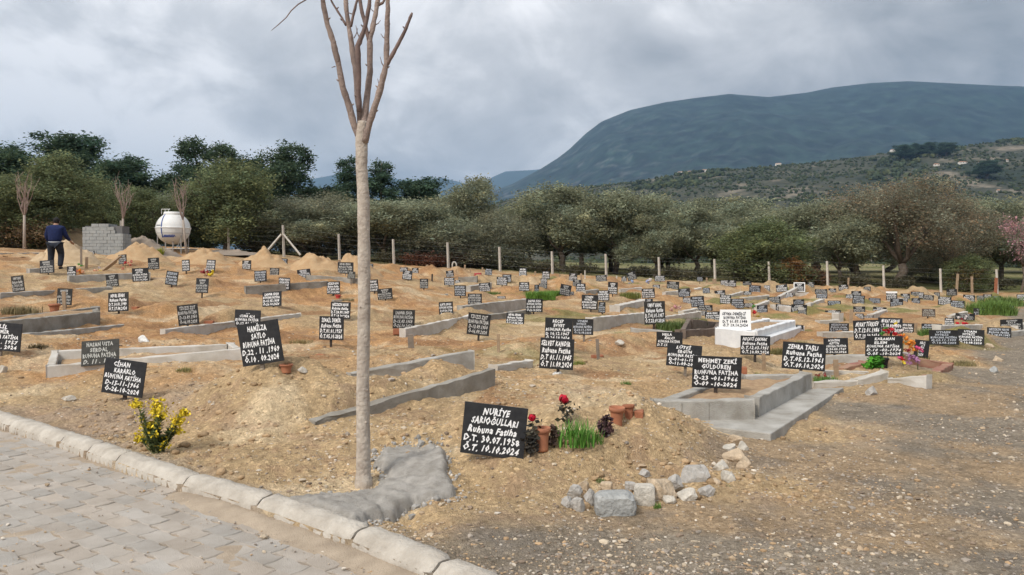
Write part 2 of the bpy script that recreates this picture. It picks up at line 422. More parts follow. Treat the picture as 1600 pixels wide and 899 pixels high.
# ------------------------------------------------------------------ ground
def build_ground():
    rs = np.r_[np.geomspace(.4, 3.3, 14, endpoint=False), np.geomspace(3.3, 16, 470, endpoint=False), np.geomspace(16, 60, 330, endpoint=False), np.geomspace(60, 400, 60, endpoint=False), np.geomspace(400, 16000, 16)]
    fine = np.radians(np.linspace(-38, 38, 640))
    rest = np.radians(np.linspace(38, 322, 58)[1:-1])
    an = np.r_[fine, rest]
    na, nr = len(an), len(rs)
    A, Rr = np.meshgrid(an, rs)
    x = (np.sin(A) * Rr).ravel(); y = (np.cos(A) * Rr).ravel()
    z = height(x, y)
    r = np.hypot(x, y)
    idx = np.arange(nr * na).reshape(nr, na)
    a = idx[:-1, :]; b = np.roll(idx, -1, 1)[:-1, :]; c = np.roll(idx, -1, 1)[1:, :]; d = idx[1:, :]
    Fq = np.stack([a, b, c, d], -1).reshape(-1, 4)[:, ::-1]
    V = np.c_[x, y, z]
    # what the ground is made of at each place
    tan = np.array([.50, .36, .205]); pale = np.array([.60, .475, .31]); orange = np.array([.51, .285, .13]); brown = np.array([.26, .17, .11])
    grey = np.array([.28, .235, .18]); greyd = np.array([.19, .165, .14]); roadtan = np.array([.37, .27, .17]); green = np.array([.14, .145, .06]); dry = np.array([.25, .225, .115]); leafy = np.array([.06, .115, .02])
    def mixc(c0, c1, m): return c0 * (1 - m[:, None]) + c1 * m[:, None]
    n1 = fbm(x * .35, y * .35, 4, 101); n2 = fbm(x * 1.3, y * 1.3, 4, 102); n3 = fbm(x * 4.1, y * 4.1, 4, 103); n4 = fbm(x * 14, y * 14, 3, 104)
    C = np.tile(tan, (len(x), 1))
    C = mixc(C, orange, ss(-.25, .30, n1 + .4 * n2 + .0) * ss(8, 12, r) * .85)
    C = mixc(C, pale, ss(.05, .5, n2 + .35 * n3) * .75)
    C = mixc(C, brown, ss(.05, .55, n3 + .5 * n4 - .3 * n2) * .6)
    dug = ss(.16, .42, fbm(x * .75, y * .75, 4, 140) + .3 * n3) * ss(6, 9, r)
    C = mixc(C, np.array([.33, .18, .09]), dug * .75)
    # greyer trodden soil near the kerb on the left
    kd = kerb_dist(x, y)
    lm = ss(-3.0, -3.9, x) * ss(11, 9, r) * ss(-.5, .3, n2 + .25)
    C = mixc(C, np.array([.36, .27, .20]), lm * .75)
    C = mixc(C, np.array([.33, .27, .21]), ss(.5, .1, kd) * (r < 17) * ss(-.3, .3, n3 + .15) * .8)
    rm = road_mask(x, y)
    rc = np.tile(grey, (len(x), 1))
    rc = mixc(rc, roadtan, ss(-.15, .25, fbm(x * .55, y * .8, 4, 111) + .25 * n3 + .03 * (np.minimum(x, 3.5) - .5) - .15 * np.maximum(x - 4.0, 0)))
    rc = mixc(rc, greyd, ss(.05, .5, fbm(x * 1.9, y * 1.9, 4, 112) + .4 * n4 - .06 * (x - 1)) * .55)
    C = C * (1 - rm[:, None]) + rc * rm[:, None]
    gm = ss(46.5, 48.5, y + fbm(x * .6, y * .6, 3, 120) * 1.2)
    gc = mixc(np.tile(dry, (len(x), 1)), green, ss(-.2, .3, fbm(x * .12, y * .12, 4, 121)))
    C = C * (1 - gm[:, None]) + gc * gm[:, None]
    # thin weeds between the graves on the right
    wm_ = ss(.25, .5, fbm(x * .5, y * .5, 4, 130) + .2 * n3) * ss(9, 13, y) * ss(-4, 3, x) * (1 - rm) * (1 - gm)
    C = mixc(C, np.array([.20, .20, .07]), wm_ * .8)
    C *= (.94 + .24 * n4 + .18 * n3 + .10 * n2)[:, None]
    me = np_mesh('ground', V, Fq, True, np.clip(C, .01, .9))
    m = bpy.data.materials.new('soil'); m.use_nodes = True
    t = m.node_tree; b = t.nodes['Principled BSDF']; b.inputs['Roughness'].default_value = .97; b.inputs['Specular IOR Level'].default_value = .1
    at = t.nodes.new('ShaderNodeAttribute'); at.attribute_name = 'Col'
    tcn = t.nodes.new('ShaderNodeTexCoord')
    def tn(sc, det=4, ty='N'):
        n = t.nodes.new('ShaderNodeTexNoise' if ty == 'N' else 'ShaderNodeTexVoronoi'); n.inputs['Scale'].default_value = sc
        if ty == 'N': n.inputs['Detail'].default_value = det; n.inputs['Roughness'].default_value = .7
        t.links.new(tcn.outputs['Object'], n.inputs['Vector']); return n
    na_ = tn(45, 5); vo = tn(38, ty='V'); vo2 = tn(90, ty='V')
    r1 = t.nodes.new('ShaderNodeValToRGB'); r1.color_ramp.elements[0].position = .3; r1.color_ramp.elements[0].color = (.68, .66, .64, 1)
    r1.color_ramp.elements[1].position = .7; r1.color_ramp.elements[1].color = (1.22, 1.22, 1.22, 1)
    t.links.new(na_.outputs['Fac'], r1.inputs[0])
    m1 = t.nodes.new('ShaderNodeMix'); m1.data_type = 'RGBA'; m1.blend_type = 'MULTIPLY'; m1.inputs[0].default_value = 1
    t.links.new(at.outputs['Color'], m1.inputs[6]); t.links.new(r1.outputs[0], m1.inputs[7])
    # grit: some voronoi cells are pale chips, some dark
    sc_ = t.nodes.new('ShaderNodeSeparateColor'); t.links.new(vo.outputs['Color'], sc_.inputs[0])
    r2 = t.nodes.new('ShaderNodeValToRGB'); r2.color_ramp.interpolation = 'LINEAR'
    r2.color_ramp.elements[0].position = 0; r2.color_ramp.elements[0].color = (.62, .6, .58, 1)
    r2.color_ramp.elements[1].position = 1; r2.color_ramp.elements[1].color = (1.5, 1.5, 1.5, 1)
    for pz, cc in ((.15, .88), (.8, 1.02), (.9, 1.22)):
        e_ = r2.color_ramp.elements.new(pz); e_.color = (cc, cc, cc, 1)
    t.links.new(sc_.outputs[0], r2.inputs[0])
    m2 = t.nodes.new('ShaderNodeMix'); m2.data_type = 'RGBA'; m2.blend_type = 'MULTIPLY'; m2.inputs[0].default_value = .8
    t.links.new(m1.outputs[2], m2.inputs[6]); t.links.new(r2.outputs[0], m2.inputs[7])
    t.links.new(m2.outputs[2], b.inputs['Base Color'])
    ad = t.nodes.new('ShaderNodeMath'); ad.operation = 'ADD'; t.links.new(na_.outputs['Fac'], ad.inputs[0]); t.links.new(vo2.outputs['Distance'], ad.inputs[1])
    bp = t.nodes.new('ShaderNodeBump'); bp.inputs['Strength'].default_value = .8; bp.inputs['Distance'].default_value = .012
    t.links.new(ad.outputs[0], bp.inputs['Height']); t.links.new(bp.outputs[0], b.inputs['Normal'])
    g = link('ground', me, m); tag(g, None, None, kind='structure')
build_ground()

# ------------------------------------------------------------------ pavement of interlocking pavers, kerb stones
KD = Vector((.78, -.625)).normalized()           # along the kerb, towards the camera
KN = Vector((KD.y, -KD.x)) * -1                  # to the soil side
if KN.y < 0: KN = -KN
def build_pavement():
    V = []; Fs = []; Cc = []
    L_, W_ = .225, .14
    o = Vector((-2.0, 5.15))
    rnd = random.Random(3)
    ang = R(4)
    ux = Vector((math.cos(ang) * KD.x - math.sin(ang) * KD.y, math.sin(ang) * KD.x + math.cos(ang) * KD.y)); uy = Vector((-ux.y, ux.x))
    if uy.y < 0: uy = -uy
    zz_ = [0, .022, 0, -.022]
    for i in range(-46, 40):
        for j in range(-34, 6):
            cx = i * L_ + (L_ / 2 if j % 2 else 0); cy = j * W_
            c = o + ux * cx + uy * cy
            kd = kerb_dist(np.array([c.x]), np.array([c.y]))[0]
            if kd > -.02 or c.length > 19 or c.y < -1: continue
            tone = rnd.uniform(.93, 1.06); warm = rnd.uniform(-.03, .04)
            zt = rnd.uniform(-.0035, .0035); tx, ty = rnd.uniform(-.02, .02), rnd.uniform(-.02, .02)
            hw, hh = L_ / 2 - .002, W_ / 2 - .002
            # wavy edged outline, same wave on opposite sides so the stones lock
            xs = [-1, -.5, 0, .5, 1]; wv = [0, .012, 0, -.012, 0]
            top = [(hw * a, hh + k) for a, k in zip(xs, wv)]; bot = [(hw * a, -hh + k) for a, k in zip(xs, wv)]
            out_ = bot + [(hw + .012, 0)] + top[::-1] + [(-hw + .012, 0)]
            n = len(out_); k0 = len(V)
            for s_, zo in ((1.0, -.02), (1.0, -.005), (.955, .0)):
                for a, bb in out_:
                    p = c + ux * (a * s_) + uy * (bb * s_)
                    V.append((p.x, p.y, .005 + zo + zt + a * tx + bb * ty))
            for q in range(n):
                q2 = (q + 1) % n
                Fs.append((k0 + q, k0 + q2, k0 + n + q2, k0 + n + q)); Fs.append((k0 + n + q, k0 + n + q2, k0 + 2 * n + q2, k0 + 2 * n + q))
            Fs.append(tuple(k0 + 2 * n + q for q in range(n)))
            Cc += [(tone * (1 + warm), tone, tone * (1 - warm))] * (3 * n)
    me = bpy.data.meshes.new('pavement'); me.from_pydata(V, [], Fs); me.update(); add_col(me, Cc)
    tag(link('pavement', me, mat('paver', (.44, .395, .345), .95, col2=(.34, .30, .255), vscale=3.5, bump=.5, bscale=130, attr='Col')), None, None, kind='structure')
    # sand that fills the joints and has blown over the stones
    xs = np.linspace(-13, 4, 260); ys = np.linspace(-1, 14, 240)
    X, Y = np.meshgrid(xs, ys); x = X.ravel(); y = Y.ravel()
    kd = kerb_dist(x, y)
    z = -.007 + .012 * ss(.05, .5, fbm(x * 1.3, y * 1.3, 4, 201) + .35 * fbm(x * 8, y * 8, 2, 204)) + .035 * ss(-.24, -.05, kd) * ss(-2.6, -2.0, x)
    z = np.where(kd > .06, -.03, z)
    nx, ny = len(xs), len(ys)
    idx = np.arange(nx * ny).reshape(ny, nx)
    Fq = np.stack([idx[:-1, :-1], idx[:-1, 1:], idx[1:, 1:], idx[1:, :-1]], -1).reshape(-1, 4)
    ok = kd[Fq].min(1) < .05; Fq = Fq[ok]
    me = np_mesh('joint_sand', np.c_[x, y, z], Fq, True)
    tag(link('joint_sand', me, mat('joint_sand', (.46, .37, .275), .97, col2=(.33, .26, .19), vscale=5, bump=.6, bscale=120)), None, None, kind='stuff')
build_pavement()

def kerb_point(s):     # walk along KERB from its left end
    for i in range(len(KERB) - 1):
        a, b = Vector(KERB[i]), Vector(KERB[i + 1]); l = (b - a).length
        if s <= l or i == len(KERB) - 2: return a + (b - a) * (s / l), (b - a).normalized()
        s -= l
def kerb_s(pt):
    best = (1e9, 0); acc = 0
    for i in range(len(KERB) - 1):
        a, b = Vector(KERB[i]), Vector(KERB[i + 1]); l = (b - a).length
        t = max(0, min(1, (Vector(pt) - a).dot(b - a) / l / l)); d = (a + (b - a) * t - Vector(pt)).length
        if d < best[0]: best = (d, acc + t * l)
        acc += l
    return best[1], acc
m_kerb = mat('kerb_concrete', (.54, .49, .42), .92, col2=(.37, .325, .27), vscale=5, bump=.7, bscale=45)
_marks = [(-6.35, 8.65), (-5.05, 7.6), (-4.12, 6.87), (-3.68, 6.5), (-3.25, 6.16), (-2.41, 5.47), (-1.70, 4.97), (-.94, 4.34), (-.42, 3.86)]
_s = [kerb_s(p)[0] for p in _marks]; _tot = kerb_s(_marks[0])[1]
_ss = [_s[0] - 1.0 * k for k in range(int(_s[0] // 1.0), 0, -1)] + _s
while _ss[-1] < _tot - 1.1: _ss.append(_ss[-1] + 1.0)
kerb_words = []
for i in range(len(_ss) - 1):
    s0, s1 = _ss[i] + .008, _ss[i + 1] - .008
    a, _ = kerb_point(s0); b, _ = kerb_point(s1)
    if a.length > 16 or b.y < 1: continue
    t = (b - a).normalized(); n = Vector((-t.y, t.x))
    if n.y < 0: n = -n
    ln = (b - a).length
    prof = [(.0, -.06), (.0, .045), (.012, .062), (.045, .098), (.065, .108), (.12, .112), (.165, .108), (.175, .095), (.175, -.06)]
    steps = max(3, int(ln / .03)); V = []; rr = random.Random(i)
    for k in range(steps + 1):
        c = a + (b - a) * (k / steps); sh = 1.0
        e_ = min(k, steps - k) * ln / steps
        rd = .012 * max(0, 1 - e_ / .03)
        for (o_, z) in prof:
            j = fbm(np.array([c.x * 9 + o_ * 40]), np.array([c.y * 9 + z * 40]), 3, 77)[0] * .012
            V.append((c.x + n.x * (o_ + (rd if o_ < .1 else -rd)), c.y + n.y * (o_ + (rd if o_ < .1 else -rd)), z + j * (z > 0) - rd * (z > .05)))
    m_ = len(prof)
    Fs = [(k * m_ + q, k * m_ + q + 1, (k + 1) * m_ + q + 1, (k + 1) * m_ + q) for k in range(steps) for q in range(m_ - 1)]
    Fs += [tuple(range(m_)), tuple(steps * m_ + q for q in range(m_ - 1, -1, -1))]
    me = bpy.data.meshes.new('kerb_stone'); me.from_pydata(V, [], Fs); me.polygons.foreach_set('use_smooth', [len(f) == 4 for f in Fs]); me.update()
    o = link('kerb_stone', me, m_kerb)
    kerb_words.append((o, (a + b) / 2, ln))
_vis = [k for k in kerb_words if abs(k[1].x / k[1].y) < .72 and k[1].y > 3.1]
ORD = ['first', 'second', 'third', 'fourth', 'fifth', 'sixth', 'seventh', 'eighth', 'ninth', 'tenth', 'eleventh', 'twelfth', 'thirteenth', 'fourteenth', 'fifteenth', 'sixteenth', 'seventeenth', 'eighteenth', 'nineteenth', 'twentieth']
for i, (o, c, ln) in enumerate(_vis):
    lab = f"{'short' if ln < .65 else 'long'} worn pale concrete kerb stone, {ORD[i]} from the left edge along the pavement"
    tag(o, lab, 'kerb stone', 'kerb stones along the pavement')
for k in kerb_words:
    if k not in _vis: bpy.data.objects.remove(k[0])

# ------------------------------------------------------------------ loose stones on the soil and the road
def build_pebbles():
    n = 46000
    u = RNG.uniform(-260, 1860, n); q = RNG.random(n)
    d = 1.0 / (1 / 3.4 + (1 / 17 - 1 / 3.4) * q)          # even over the picture
    x = (u - CU) / F * d; y = d
    kd = kerb_dist(x, y)
    keep = kd > .19
    keep &= (RNG.random(n) < .25 + .75 * ss(-.25, .3, fbm(x * .8, y * .8, 3, 301)))
    pv = (kd < -.02) & (RNG.random(n) < .03 + .4 * ss(-.35, -.03, kd) * ss(-6, -1, x))
    keep |= pv
    x, y, kd = x[keep], y[keep], kd[keep]; n = len(x)
    rm = road_mask(x, y)
    s_ = np.exp(RNG.normal(math.log(.0072), .48, n)) * (1 - .1 * rm) * np.where(kd < 0, .6, 1)
    s_ = np.clip(s_ * (1 + .035 * np.hypot(x, y)), .003, .042)
    z = height(x, y); z = np.where(kd < 0, .012, z)
    V0 = np.array(ICO[1][0]); F0 = np.array(ICO[1][1]); k = len(V0)
    sc = RNG.uniform(.55, 1.2, (n, 1, 3)); sc[:, :, 2] *= .6
    A = RNG.uniform(0, 2 * PI, n); ca, sa = np.cos(A), np.sin(A)
    P_ = V0[None] * (1 + RNG.uniform(-.28, .28, (n, k, 1))) * sc * s_[:, None, None]
    X = P_[:, :, 0] * ca[:, None] - P_[:, :, 1] * sa[:, None]; Y = P_[:, :, 0] * sa[:, None] + P_[:, :, 1] * ca[:, None]
    V = np.stack([X + x[:, None], Y + y[:, None], P_[:, :, 2] + (z + s_ * .12)[:, None]], -1).reshape(-1, 3)
    Fq = (F0[None] + (np.arange(n) * k)[:, None, None]).reshape(-1, 3)
    pal = np.array([[.52, .43, .32], [.44, .33, .22], [.34, .29, .24], [.62, .55, .46], [.25, .19, .14], [.46, .31, .18]])
    ps = np.array([.24, .28, .14, .10, .1, .14]); pr = np.array([.12, .20, .30, .05, .23, .10])
    c1 = pal[RNG.choice(6, n, p=ps)]; c2 = pal[RNG.choice(6, n, p=pr)]
    C = np.where((RNG.random(n) < rm)[:, None], c2, c1) * RNG.uniform(.75, 1.15, (n, 1))
    me = np_mesh('gravel', V, Fq, False, np.repeat(C, k, 0))
    m2_ = 2600; u2 = RNG.uniform(-60, 1660, m2_); d2 = 1 / (1 / 4.4 + (1 / 16 - 1 / 4.4) * RNG.random(m2_)); x2 = (u2 - CU) / F * d2
    ok2 = (kerb_dist(x2, d2) > .3) & (road_mask(x2, d2) < .4) & (fbm(x2 * 1.2, d2 * 1.2, 3, 311) > -.05); x2 = x2[ok2]; d2 = d2[ok2]; m2_ = len(x2)
    s2 = np.clip(np.exp(RNG.normal(math.log(.019), .4, m2_)), .008, .05); z2 = height(x2, d2)
    V2 = np.array(ICO[2][0]); F2 = np.array(ICO[2][1]); k2 = len(V2)
    Q = V2[None] * (1 + RNG.uniform(-.2, .2, (m2_, k2, 1))) * s2[:, None, None] * np.array([1, 1, .7]) * RNG.uniform(.7, 1.2, (m2_, 1, 3)) + np.stack([x2, d2, z2 + s2 * .15], -1)[:, None]
    C2 = np.array([.42, .29, .17])[None] * RNG.uniform(.75, 1.2, (m2_, 1))
    tag(link('soil_clods', np_mesh('soil_clods', Q.reshape(-1, 3), (F2[None] + (np.arange(m2_) * k2)[:, None, None]).reshape(-1, 3), True, np.repeat(C2, k2, 0)), mat('clod', (1, 1, 1), .97, attr='Col', spec=.1, bump=.8, bscale=80)), None, None, kind='stuff')
    tag(link('gravel', me, mat('gravel', (1, 1, 1), .95, attr='Col', spec=.15)), None, None, kind='stuff')
build_pebbles()

# ------------------------------------------------------------------ far land: scrub hill, mountain, farther range
def heightfield(name, prof, d_front, d_ridge, d_back, z0, seed, m, amp, nx=260, ny=90, colf=None, xmul=1.0, fx=1):
    """a ridge: prof = [(image column, image row of the crest)], rising from d_front to its crest at d_ridge and falling behind"""
    us = np.array([p[0] for p in prof], float); vs = np.array([p[1] for p in prof], float)
    u = np.linspace(us[0], us[-1], nx)
    Hc = CH + (HV - np.interp(u, us, vs)) / F * d_ridge
    t = np.r_[np.linspace(0, 1, ny), np.linspace(1, 2, 14)[1:]]
    U, T = np.meshgrid(u, t)
    D = np.where(T <= 1, d_front + (d_ridge - d_front) * T, d_ridge + (d_back - d_ridge) * (T - 1))
    X = (U - CU) / F * d_ridge * (.62 + .38 * np.minimum(T, 1))
    Hh = np.tile(Hc, (len(t), 1))
    up = np.where(T <= 1, ss(0, 1, T * .96 + .04) ** fx, 1 - .6 * (T - 1))
    up = up * np.where(T <= 1, D / d_ridge, 1)
    Z = z0 + (Hh - z0) * up
    n = fbm(X.ravel() / amp[1], D.ravel() / amp[1], 6, seed, .55).reshape(X.shape)
    env = np.clip(T * (2.0 - T), 0, 1) * np.where(T < 1, 1, .5)
    Z = Z + n * amp[0] * env * np.clip((Hh - z0) / np.max(Hh - z0) * 1.6, 0, 1) * np.where(T <= 1, (1 - T) * 1.2, .0)
    V = np.c_[X.ravel(), D.ravel(), Z.ravel()]
    ny2 = len(t); idx = np.arange(nx * ny2).reshape(ny2, nx)
    Fq = np.stack([idx[:-1, :-1], idx[:-1, 1:], idx[1:, 1:], idx[1:, :-1]], -1).reshape(-1, 4)
    C = colf(X.ravel(), D.ravel(), Z.ravel()) if colf else None
    me = np_mesh(name, V, Fq, True, C)
    o = link(name, me, m); tag(o, None, None, kind='structure')
    return X, D, Z
def col_mount(x, y, z):
    g = np.array([.020, .036, .026]); rk = np.array([.16, .16, .155])
    m_ = ss(.12, .55, fbm(x / 38, z / 30 + y / 90, 5, 401)) * ss(900, -300, x / 3 + z * .2)
    return g[None] * (1 + .9 * fbm(x / 90, z / 70 + y / 130, 5, 402))[:, None] * (1 - m_[:, None]) + rk[None] * m_[:, None]
def col_hill(x, y, z):
    g = np.array([.062, .064, .042]); rk = np.array([.20, .17, .125]); dg = np.array([.026, .036, .022])
    n = fbm(x / 60, y / 60, 5, 411); m_ = ss(.2, .55, n + .35 * fbm(x / 14, y / 14, 3, 412)); m2 = ss(.0, -.4, n)
    c = g[None] * (1 - m_[:, None]) + rk[None] * m_[:, None]
    return c * (1 - m2[:, None]) + dg[None] * m2[:, None]
heightfield('far_range', [(100, 300), (420, 292), (520, 274), (560, 268), (640, 284), (690, 278), (740, 290), (790, 268), (830, 266), (870, 262), (940, 290), (1100, 330)], 9500, 11500, 14000, 0, 5,
            mat('range_scrub', (.045, .06, .045), 1), (160, 1400), nx=220, ny=30)
heightfield('mountain', [(560, 330), (700, 318), (760, 303), (800, 288), (845, 264), (872, 247), (890, 233), (915, 209), (940, 190), (985, 172), (1040, 160), (1090, 153), (1140, 147), (1200, 152), (1260, 145), (1300, 137), (1360, 130), (1420, 127), (1500, 131), (1600, 136), (1800, 128), (2100, 118), (2600, 150)],
            2300, 6000, 8500, 0, 9, mat('mountain_scrub', (1.25, 1.25, 1.25), 1, col2=(.22, .25, .28), vscale=.012, attr='Col'), (430, 780), nx=460, ny=170, colf=col_mount, fx=.9)
HX, HD, HZ = heightfield('scrub_hill', [(520, 420), (660, 380), (780, 316), (840, 300), (900, 293), (960, 289), (1040, 276), (1110, 268), (1180, 262), (1260, 256), (1330, 247), (1400, 238), (1480, 232), (1540, 224), (1600, 216), (1700, 205), (1900, 190), (2300, 200), (2800, 260)],
            330, 1500, 2200, 3, 13, mat('hill_scrub', (1.2, 1.2, 1.2), 1, col2=(.5, .5, .52), vscale=.09, attr='Col'), (46, 260), nx=380, ny=140, colf=col_hill, fx=.8)
def hill_hit(u, v):
    q = None
    for i in range(138, 2, -1):
        D = HD[i, 0]; z = float(np.interp((u - CU) / F * D, HX[i], HZ[i]))
        if HV + (CH - z) / D * F > v: return D, z
    return HD[10, 0], float(HZ[10, 0])
def hill_z(x, y):
    i = int(np.argmin(np.abs(HD[:, 0] - y))); return float(np.interp(x, HX[i], HZ[i]))
def build_scrub():
    n = 34000; r_ = np.random.default_rng(5)
    ny, nx = HX.shape
    i = r_.integers(2, 139, n); j = r_.integers(0, nx - 1, n)
    x, y, z = HX[i, j], HD[i, j], HZ[i, j]
    x = x + r_.uniform(-3, 3, n)
    kp = (np.abs(x / y) < .85) & (fbm(x / 50, y / 50, 4, 421) > -.22)
    x, y, z = x[kp], y[kp], z[kp]; n = len(x)
    s_ = r_.uniform(1.0, 2.9, n) * (1 + (fbm(x / 120, y / 120, 3, 422) > .25) * .9)
    V0 = np.array(ICO[1][0]); F0 = np.array(ICO[1][1]); k = len(V0)
    P_ = V0[None] * (1 + r_.uniform(-.35, .35, (n, k, 1))) * s_[:, None, None] * np.array([1, 1, .85])
    V = (P_ + np.stack([x, y, z + s_ * .45], -1)[:, None]).reshape(-1, 3)
    Fq = (F0[None] + (np.arange(n) * k)[:, None, None]).reshape(-1, 3)
    C = np.array([.045, .058, .032])[None] * r_.uniform(.6, 1.35, (n, 1)) * np.where(r_.random((n, 1)) < .3, np.array([[1.5, 1.3, 1.1]]), 1)
    tag(link('hillside_shrubs', np_mesh('hillside_shrubs', V, Fq, False, np.repeat(C, k, 0)), mat('shrub_leaf', (1, 1, 1), 1, attr='Col', spec=.1)), None, None, kind='stuff')
build_scrub()
# houses up on the hillside
def hillside_house(u, v, d, wd, hh, dp, label, roofc=(.36, .2, .13), wallc=(.72, .68, .62)):
    d, zg = hill_hit(u, v); x = (u - CU) / F * d; k = d / 900; wd, hh, dp = wd * k, hh * k, dp * k
    r = empty('hillside_house', (x, d, zg), (0, 0, random.uniform(-.3, .3)))
    tag(r, label, 'house', 'houses on the far hillside')
    b = MB(); b.box((0, 0, hh / 2 - 4), (wd, dp, hh + 8)); link('wall', b.mesh('wall'), mat('house_wall' + str(wallc), wallc, .9), r)
    b = MB(); a = .3; W2, D2 = wd / 2 + a, dp / 2 + a
    b.add([(-W2, -D2, hh), (W2, -D2, hh), (W2, D2, hh), (-W2, D2, hh), (-W2 * .6, 0, hh + 1.5), (W2 * .6, 0, hh + 1.5)], [(0, 1, 5, 4), (2, 3, 4, 5), (1, 2, 5), (3, 0, 4), (3, 2, 1, 0)])
    link('roof', b.mesh('roof'), mat('house_roof', roofc, .9), r)
    for k in range(max(2, int(wd / 4))):
        b = MB(); b.box((-wd / 2 + (k + .5) * wd / max(2, int(wd / 4)), -dp / 2 - .02, hh * .55), (1.2, .08, 1.3)); link('window', b.mesh('window'), mat('house_window', (.05, .06, .07), .3), r)
for a in [(1063, 267, 1000, 9, 5, 7, 'pink walled house, leftmost of the far houses on the hill'), (1079, 270, 990, 11, 4, 7, 'low white house second from the left on the far hill'),
          (1101, 269, 980, 8, 4, 6, 'small white house third from the left on the far hill'), (1216, 257, 860, 9, 4, 6, 'small cream house on the hill above the grey olive crowns'),
          (1396, 238, 900, 9, 5, 6, 'pale house high on the hill below the dark pine group'), (1463, 258, 640, 8, 2.6, 5, 'low white building on the hill above the big brown tinged olive'),
          (1504, 255, 640, 13, 2.8, 5, 'long low white building on the right part of the hill'), (1530, 254, 640, 6, 2.6, 5, 'small white hut just right of the long low building'),
          (1573, 251, 640, 4, 2.6, 4, 'tiny white hut highest at the right of the hill'), (1560, 298, 400, 5, 2.4, 4, 'pale hut at the foot of the hill on the right')]:
    hillside_house(a[0], a[1], a[2], a[3] * .75, a[4] * .62, a[5] * .7, a[6])
# ------------------------------------------------------------------ trees
def leaf_cloud(lobes, n, leaf, seed, clump=45, sig=.22, shell=.55, elong=1.8, up=0.0):
    """many small leaf faces gathered in clumps round the lobes; lobes = [(x, y, z, rx, ry, rz)]; returns V, F, C"""
    r_ = np.random.default_rng(seed)
    Lb = np.array(lobes, float); wts = (Lb[:, 3] * Lb[:, 5]) ** 1.1; wts /= wts.sum()
    nc = max(8, n // clump)
    li = r_.choice(len(Lb), nc, p=wts)
    dv = r_.normal(size=(nc, 3)); dv /= np.linalg.norm(dv, axis=1)[:, None]
    rad = shell + (1.06 - shell) * r_.random(nc) ** .6
    cc = Lb[li, :3] + dv * Lb[li, 3:] * rad[:, None]
    ctone = np.exp(r_.normal(0, .30, nc)); chue = r_.normal(0, .06, nc)
    ci = r_.integers(0, nc, n)
    cs = sig * (.6 + .8 * r_.random(nc))
    p = cc[ci] + r_.normal(size=(n, 3)) * cs[ci][:, None] * np.array([1, 1, .75])
    a = r_.normal(size=(n, 3)); a[:, 2] *= .55; a /= np.linalg.norm(a, axis=1)[:, None]
    b = np.cross(a, r_.normal(size=(n, 3))); b /= np.linalg.norm(b, axis=1)[:, None]
    s_ = leaf * np.exp(r_.normal(0, .3, n))[:, None]
    V = np.stack([p - a * s_ * elong / 2, p + b * s_ / 2, p + a * s_ * elong / 2, p - b * s_ / 2], 1).reshape(-1, 3)
    Fq = np.arange(4 * n).reshape(-1, 4)
    tone = (ctone[ci] * r_.uniform(.72, 1.3, n))[:, None]
    C = np.c_[1 + chue[ci], np.ones(n), 1 - chue[ci]] * tone
    return V, Fq, np.repeat(C, 4, 0)

def leaf_mat(name, col):
    if name in MATS: return MATS[name]
    m = mat(name, col, .75, attr='Col', spec=.25)
    t = m.node_tree; b = t.nodes['Principled BSDF']; o = [n for n in t.nodes if n.type == 'OUTPUT_MATERIAL'][0]
    tr = t.nodes.new('ShaderNodeBsdfTranslucent'); mx = t.nodes.new('ShaderNodeMixShader'); mx.inputs[0].default_value = .42
    src = b.inputs['Base Color'].links[0].from_socket
    t.links.new(src, tr.inputs['Color']); t.links.new(b.outputs[0], mx.inputs[1]); t.links.new(tr.outputs[0], mx.inputs[2]); t.links.new(mx.outputs[0], o.inputs['Surface'])
    return m
m_bark = mat('bark', (.17, .135, .105), .95, col2=(.09, .07, .055), vscale=12, bump=.8, bscale=30)
m_barkgrey = mat('pale_bark', (.30, .26, .215), .9, col2=(.2, .17, .14), vscale=10, bump=.5, bscale=40)

def limb(b, p0, p1, r0, r1, seg=7, kn=5, wob=.1, rnd=random):
    pts = []; L0 = (Vector(p1) - Vector(p0)).length
    for k in range(kn + 1):
        t = k / kn; q = Vector(p0).lerp(Vector(p1), t)
        if 0 < k < kn: q += Vector((rnd.uniform(-1, 1), rnd.uniform(-1, 1), rnd.uniform(-.5, .5))) * L0 * wob
        pts.append(q)
    b.tube(pts, [r0 + (r1 - r0) * (k / kn) for k in range(kn + 1)], seg, True, .12); return pts

